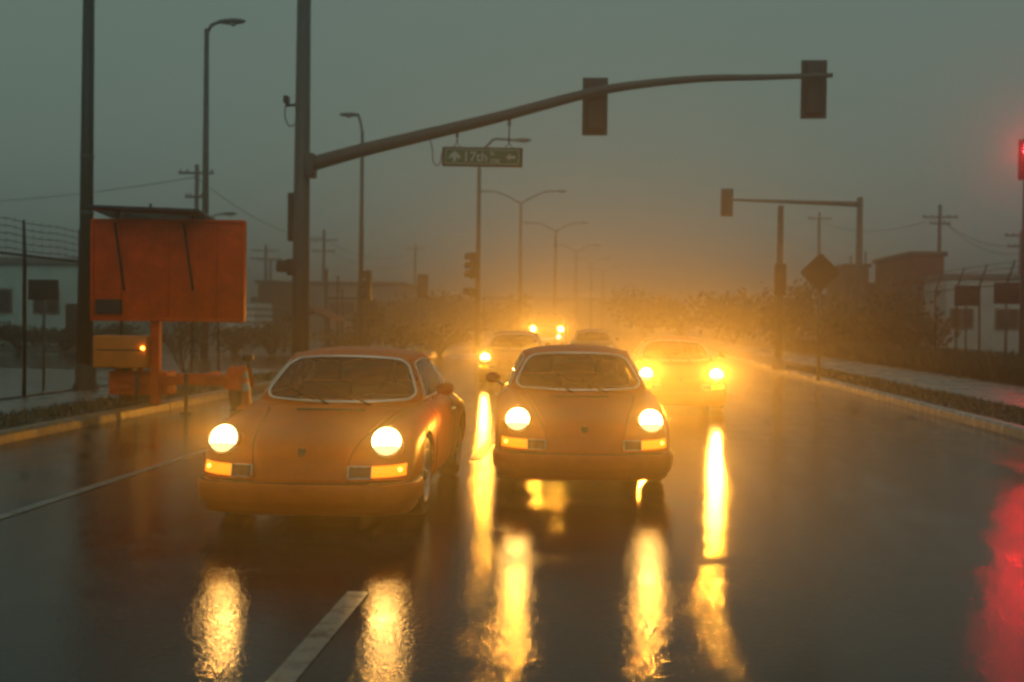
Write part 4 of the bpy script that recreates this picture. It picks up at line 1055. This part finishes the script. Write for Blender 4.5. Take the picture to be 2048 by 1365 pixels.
# ------------------------------------------------------------------ buildings
def building(name, label, x0, x1, Y, h, depth, m, wins=(), roof=M_ROOF, par=.25, door=None, cat='building'):
    t = thing(name, label, cat, ((x0 + x1) / 2, Y, 0)); w = x1 - x0
    b = MB(); b.box((0, depth / 2, h / 2), (w, depth, h), bev=.03); b.build('wall', m, t)
    b = MB(); b.box((0, depth / 2, h + par / 2 - .02), (w + .3, depth + .3, par), bev=.04); b.build('roof', roof, t)
    for (cx, z, ww, hh) in wins:
        b = MB(); b.box((cx, -.02, z), (ww + .16, .10, hh + .16), bev=.015); wo_ = b.build('window', M_GREYW, t)
        b = MB(); b.box((cx, -.065, z), (ww, .02, hh)); b.build('pane', M_WINDOW, wo_)
        b = MB(); b.box((cx, -.085, z), (.05, .02, hh)); b.build('mullion', M_GREYW, wo_)
    if door:
        b = MB(); b.box((door[0], -.03, door[2] / 2), (door[1], .08, door[2]), bev=.015); d_ = b.build('door', M_DARK, t)
        b = MB(); b.box((door[0] + door[1] * .4, -.09, 1.05), (.04, .06, .14), bev=.01); b.build('handle', M_STEEL, d_)
    return t
YB = 55
building('flat_building', 'pale teal flat roofed building behind the left fence', gx(-160, YB), gx(178, YB), YB, 4.05, 9, M_TEAL, [(-3.4, 2.2, 1.5, 1.1), (-.4, 2.2, 1.5, 1.1), (2.2, 2.2, 1.2, 1.1)], M_GREYW, .35, (3.7, 1.0, 2.1))
building('warehouse', 'low dark warehouse behind the tall mast', gx(520, 92), gx(800, 92), 92, 4.3, 14, M_GREYW, [(-3, 2.4, 2, 1), (1, 2.4, 2, 1), (5, 2.4, 2, 1)], M_ROOF, .3, (-5.0, 3.2, 3.2))
building('shed', 'small dark shed left of the tall mast', gx(515, 70), gx(550, 70), 70, 3.7, 4, M_BROWNW, [(0, 2.1, .5, .6)], M_ROOF, .2)
t = thing('box_trailer', 'white ribbed box trailer beside the right edge of the message board', 'trailer', (gx(500, 66), 66, 0))
for k in range(4):
    b = MB(); b.box((0, 0, 1.05 + k * .38), (1.7, 3.5, .26), bev=.03); b.build('rib_panel', M_WHITEW, t)
b = MB(); b.box((0, 0, 1.55), (1.6, 3.4, 1.75)); b.build('box_body', M_GREYW, t)
for sx in (-.65, .65): b = MB(); b.lathe([(0, -.1), (.36, -.1), (.38, 0), (.36, .1), (0, .1)], 20, Matrix.Translation((sx, -.6, .38)) @ Matrix.Rotation(R(90), 4, 'Y')); b.build('wheel', M_TYRE, t)
# gabled canopy behind the mast
YG = 48; t = thing('gable_canopy', 'low red brown gabled canopy behind the tall mast', 'canopy', (gx(612, YG), YG, 0))
w = gx(660, YG) - gx(562, YG); z1 = at(612, 612, YG).z; z0 = at(612, 637, YG).z
b = MB(); b.prism([Vector((-w / 2, 0, z0)), Vector((0, 0, z1)), Vector((w / 2, 0, z0)), Vector((w / 2, 0, z0 - .12)), Vector((0, 0, z1 - .12)), Vector((-w / 2, 0, z0 - .12))], (0, 0, 0), (0, 3, 0)); b.build('roof', M_REDW, t)
for sx in (-1, 1):
    for yy in (.15, 2.85): b = MB(); b.tube([(sx * (w / 2 - .1), yy, 0), (sx * (w / 2 - .1), yy, z0 - .05)], .05, 6); b.build('post', M_DARK, t)
# right side
building('red_building', 'dark red brown block beside the right fence', gx(1822, 62), gx(1886, 62), 62, at(1850, 512, 62).z, 8, M_REDW, [(-.3, 3.2, .7, .9)], M_BROWNW, .25, (.3, .8, 2.1))
building('brown_block', 'small dark brown block right of the diamond sign', gx(1692, 70), gx(1736, 70), 70, at(1710, 534, 70).z, 6, M_BROWNW, [(0, 3.4, .6, .8)], M_ROOF, .2)
building('low_building', 'long low dark building between the diamond sign and red block', gx(1730, 72), gx(1830, 72), 72, at(1780, 572, 72).z, 8, M_BROWNW, [(-1.2, 1.8, .8, .8), (.9, 1.8, .8, .8)], M_ROOF, .2)
building('pale_building', 'pale grey building behind the right fence at the edge', gx(1892, 58), gx(2120, 58), 58, at(1980, 558, 58).z, 10, M_WHITEW, [(-2.0, 1.9, 1.0, .9), (.2, 1.9, 1.0, .9), (2.2, 1.9, 1.0, .9)], M_GREYW, .25)
for px, top, Y in ((1700, 512, 70.5), (1729, 503, 70.5)):
    x = gx(px, Y); t = thing('rooftop_mast', 'thin mast on the brown block roof, %s one' % ('left' if px < 1710 else 'right'), 'antenna', (x, Y, at(px, 536, Y).z))
    b = MB(); b.tube([(0, 0, 0), (0, 0, at(px, top, Y).z - at(px, 536, Y).z)], .05, 6); b.build('rod', M_DARK, t)
    b = MB(); b.box((0, 0, .03), (.3, .3, .06)); b.build('foot', M_DARK, t)
# far structures along the road
building('far_building', 'hazy far low building left of the double lamps', gx(880, 170), gx(1010, 170), 170, at(940, 598, 170).z, 16, M_GREYW, [(-3, 2.4, 1.4, 1), (1, 2.4, 1.4, 1)], M_ROOF, .4)
building('far_building', 'hazy far building at the end of the road under the double lamps', gx(1050, 230), gx(1240, 230), 230, at(1150, 600, 230).z, 16, M_GREYW, [(-6, 3, 2, 1.4), (0, 3, 2, 1.4), (6, 3, 2, 1.4)], M_ROOF, .4)
# trees and bushes
BG = 'bushes beyond the cross street'
r2 = random.Random(4)
for lb, px, Y, rx, top, n, m in (
    ('rounded bush nearest the distant left lamp, small and dark', 737, 56, .8, 590, 900, M_LEAF),
    ('broad bush mound left of the street sign pole, leftmost', 790, 84, 3.2, 598, 1500, M_LEAF2),
    ('broad bush mound left of the street sign pole, middle', 862, 88, 3.6, 588, 1500, M_LEAF2),
    ('broad bush mound left of the street sign pole, rightmost', 918, 92, 3.4, 590, 1500, M_LEAF),
    ('low hazy bush between the sign pole and first double lamp', 1000, 110, 4.0, 600, 1400, M_LEAF2),
    ('pointed hazy tree right beside the first double lamp', 1022, 120, 2.2, 580, 1200, M_LEAF),
    ('hazy tree behind the grey far coupe, right of the double lamps', 1290, 130, 4.5, 580, 1500, M_LEAF),
    ('hazy bushy tree above the tangerine coupe roof', 1360, 100, 4.0, 590, 1500, M_LEAF2),
    ('bushy tree left of the slim right pole', 1468, 84, 3.6, 575, 1600, M_LEAF),
    ('dense dark tree between slim pole and diamond sign', 1590, 66, 2.6, 555, 1700, M_LEAF),
    ('dark shrub under the diamond sign', 1690, 56, 2.4, 590, 1400, M_LEAF2),
    ('wide dark shrub in front of the red block', 1800, 50, 2.2, 575, 1400, M_LEAF)):
    h = at(px, top, Y).z; bush('bush', lb, gx(px, Y), Y, rx, h, n, .14 + Y * .0011, r2.randint(0, 9999), m, group=BG)
for i, (px, Y, top) in enumerate(((40, 47, 648), (130, 47.5, 646), (235, 48, 646))):
    bush('hedge_bush', 'dark clipped hedge bush in front of the teal building, %s' % ('left of the board post', 'next to the green pole', 'behind the message board')[i], gx(px, Y), Y, 1.8, max(at(px, top, Y).z, 1.1), 1500, .10, 50 + i, M_LEAF, group='hedge before the teal building')
for i, (px, Y) in enumerate(((470, 46), (545, 46), (690, 46), (800, 47), (880, 48))):
    bush('low_bush', 'low dark bush along the cross street, %s from the message board' % ('first', 'second', 'third', 'fourth', 'fifth')[i], gx(px, Y), Y, 1.7, 1.35, 1000, .09, 80 + i, M_LEAF2, group='low bushes along the cross street')
hl = MB(); hr = random.Random(8); rows = [[], [], []]
for k in range(41):
    x = -240 + 12 * k; h = 7 + 5 * math.sin(k * .35 + 1) + 4 * math.sin(k * .9) + (6 if x > 60 else 0)
    rows[0].append((x, 380, -1)); rows[1].append((x, 398, max(h * .75, 2))); rows[2].append((x, 415, max(h, 2.5)))
hl.grid(rows); struct(hl.build('hills', M_HILL))

# ------------------------------------------------------------------ message board trailer, cone
YT = 17.4
tx = gx(352, YT)
tr = thing('message_board_trailer', 'orange trailer mounted message board with solar panel, seen from behind', 'message board', (tx, YT, 0)); tr.rotation_euler = (0, 0, R(3))
def tl(px, py, dy=0.0): 
    p = at(px, py, YT); return Vector((p.x - tx, dy, p.z))
bl, br_ = tl(190, 440), tl(488, 645)
w = br_.x - bl.x; h = bl.z - br_.z; cx, cz = (bl.x + br_.x) / 2, (bl.z + br_.z) / 2
b = MB(); b.box((cx, 0, cz), (w, .16, h), bev=.02); bd = b.build('display_board', M_ORANGE, tr)
b = MB()
for (c, d) in (((cx, -.085, cz + h / 2 - .02), (w, .03, .05)), ((cx, -.085, cz - h / 2 + .02), (w, .03, .05)), ((cx + w / 2 - .02, -.085, cz), (.05, .03, h - .1)), ((cx - w / 2 + .02, -.085, cz), (.05, .03, h - .1))): b.box(c, d, bev=.006)
b.build('board_frame', M_ORANGE, bd)
b = MB()
for k in (-.5, 0, .5): b.box((cx + k * w * .62, -.092, cz), (.05, .03, h - .14), bev=.006)
b.build('stiffener', M_ORANGE, bd)
p0, p1 = tl(200, 628), tl(250, 600); b = MB(); b.box(((p0.x + p1.x) / 2, -.11, (p0.z + p1.z) / 2), (abs(p1.x - p0.x), .06, abs(p1.z - p0.z)), bev=.01); b.build('vent_box', M_DARK, bd)
for px in ((238, 256), (372, 390)):
    a_, b_ = tl(px[0], 448, -.13), tl(px[1], 582, -.13); b = MB(); b.tube([a_, b_], .018, 6); b.build('panel_strut', M_DARK, bd)
# solar panel
sp_c = tl(310, 430); b = MB(); sw_ = tl(415, 430).x - tl(205, 430).x
b.box((sp_c.x, -.05, sp_c.z + .01), (sw_, 1.0, .05), Matrix.Rotation(R(-4), 3, 'X') @ Matrix.Rotation(R(1.5), 3, 'Y'), bev=.008); so = b.build('solar_panel', M_SOLAR, tr)
for k in (-.35, .35): b = MB(); b.tube([(sp_c.x + k * sw_, 0, sp_c.z - .10), (sp_c.x + k * sw_, 0, sp_c.z)], .025, 6); b.build('panel_bracket', M_DARK, so)
b = MB(); b.tube([tl(302, 424), tl(302, 408)], .02, 6); b.build('antenna', M_DARK, so)
# mast and chassis
b = MB(); m0, m1 = tl(310, 790), tl(310, 640); b.box((m0.x, .05, (m0.z + m1.z) / 2), (.14, .14, m1.z - m0.z + .3), bev=.012); b.build('lift_mast', M_ORANGE, tr)
b = MB(); b.box((cx + .05, .1, .50), (1.75, .10, .14), bev=.012); b.box((cx + .05, .95, .50), (1.75, .10, .14), bev=.012); b.box((cx - .5, .5, .50), (.10, .9, .14), bev=.012); b.box((cx + .6, .5, .50), (.10, .9, .14), bev=.012); b.box((cx, 1.9, .47), (.10, 1.9, .10), bev=.012)
b.build('chassis', M_ORANGE, tr)
b = MB(); q0, q1 = tl(197, 735), tl(302, 672); b.box(((q0.x + q1.x) / 2, .1, (q0.z + q1.z) / 2), (abs(q1.x - q0.x), .55, abs(q1.z - q0.z)), bev=.03); bx_ = b.build('control_box', M_ORANGE2, tr)
b = MB(); b.box(((q0.x + q1.x) / 2, -.18, (q0.z + q1.z) / 2 + .03), (abs(q1.x - q0.x) * .85, .012, .012)); b.build('lid_seam', M_DARK, bx_)
q = tl(295, 696, -.2); b = MB(); b.lathe([(0, .03), (.022, .022), (.03, 0)], 14, Matrix.Translation(q) @ Matrix.Rotation(R(90), 4, 'X')); b.build('amber_lamp', M_INDIC_HOT, bx_)
b = MB(); q0, q1 = tl(215, 790), tl(330, 745); b.box(((q0.x + q1.x) / 2, .35, (q0.z + q1.z) / 2), (abs(q1.x - q0.x), .5, abs(q1.z - q0.z)), bev=.03); b.build('battery_box', M_ORANGE, tr)
for px in (240, 462):
    xw = tl(px, 780).x; wz = .33
    wh = bpy.data.objects.new('wheel', None); COL.objects.link(wh); wh.parent = tr; wh.location = (xw, .45, wz + (.125 if px == 240 else 0))
    Mx = Matrix.Rotation(R(90), 4, 'Y'); b = MB(); b.lathe([(.2, -.09), (.29, -.1), (.325, -.07), (.33, 0), (.325, .07), (.29, .1), (.2, .09)], 32, Mx); b.build('tyre', M_TYRE, wh)
    b = MB(); b.lathe([(.2, -.08), (.2, .085), (.17, .06), (.08, .07), (.05, .1), (0, .1)], 24, Mx); b.build('rim', M_ALLOY, wh)
    b = MB(); rows = [[Vector((xw + xx, .45 + .40 * math.cos(R(a)), .33 + .40 * math.sin(R(a)))) for a in range(5, 176, 10)] for xx in (-.14, .14)]; b.grid(rows)
    rows = [[Vector((xw + xx, .45 + .39 * math.cos(R(a)), .33 + .39 * math.sin(R(a)))) for a in range(5, 176, 10)] for xx in (-.14, .14)]; b.grid(rows); b.build('mudguard', M_ORANGE, tr)
for px in (280, 376):
    xx = tl(px, 800).x; b = MB(); b.tube([(xx, -.12, .02), (xx, -.12, .62)], .03, 8); b.lathe([(.09, 0), (.09, .015), (.03, .03)], 14, Matrix.Translation((xx, -.12, .002))); b.build('jack_leg', M_DARK, tr)
q = tl(480, 718, .45); b = MB(); b.tube([Vector((q.x, .45, .70)), Vector((q.x, .45, q.z - .04))], .014, 6); b.box((q.x, .45, q.z), (.16, .10, .10), bev=.015); b.build('marker_lamp', M_DARK, tr)

def cone(label, px, Y):
    t = thing('traffic_cone', label, 'traffic cone', (gx(px, Y), Y, 0.004))
    b = MB(); b.box((0, 0, .02), (.36, .36, .04), bev=.01); b.build('base', M_BLACK, t)
    def seg(nm, z0, z1, m, e=0.0):
        b = MB(); f = lambda z: .135 - (.135 - .028) * z / .70 + e
        b.lathe([(f(z0), z0 + .04), (f(z1), z1 + .04)], 24); return b.build(nm, m, t)
    seg('cone_body', 0, .70, M_ORANGE2); b = seg('reflective_band', .30, .42, M_SIGN_W, .003); seg('reflective_band', .50, .60, M_SIGN_W, .003)
    b = MB(); b.lathe([(.028, .74), (.02, .75), (0, .75)], 16); b.build('cone_tip', M_ORANGE2, t)
cone('orange cone with white bands beside the trailer wheel', 490, 17.8)
# kerb island nose and small debris
strip('traffic_island', gx(900, 44), gx(985, 44), 43, 47, -.02, .14, M_KERB, bev=.05)

# ------------------------------------------------------------------ haze
hz = MB(); hz.box((0, 183, 5.75), (560, 510, 15.5))
ho = hz.mesh('haze', [])
HM = bpy.data.materials.new('haze'); HM.use_nodes = True
N, L = HM.node_tree.nodes, HM.node_tree.links
N.remove(N['Principled BSDF'])
pv = N.new('ShaderNodeVolumePrincipled')
pv.inputs['Color'].default_value = (0.96, 0.98, 0.95, 1)
pv.inputs['Density'].default_value = 0.0080
pv.inputs['Anisotropy'].default_value = 0.87
L.new(pv.outputs[0], N['Material Output'].inputs['Volume'])
HM.cycles.homogeneous_volume = True; HM.cycles.volume_sampling = 'EQUIANGULAR'
ho.materials.clear(); ho.materials.append(HM)
hob = bpy.data.objects.new('haze', ho); COL.objects.link(hob); stuff(hob)
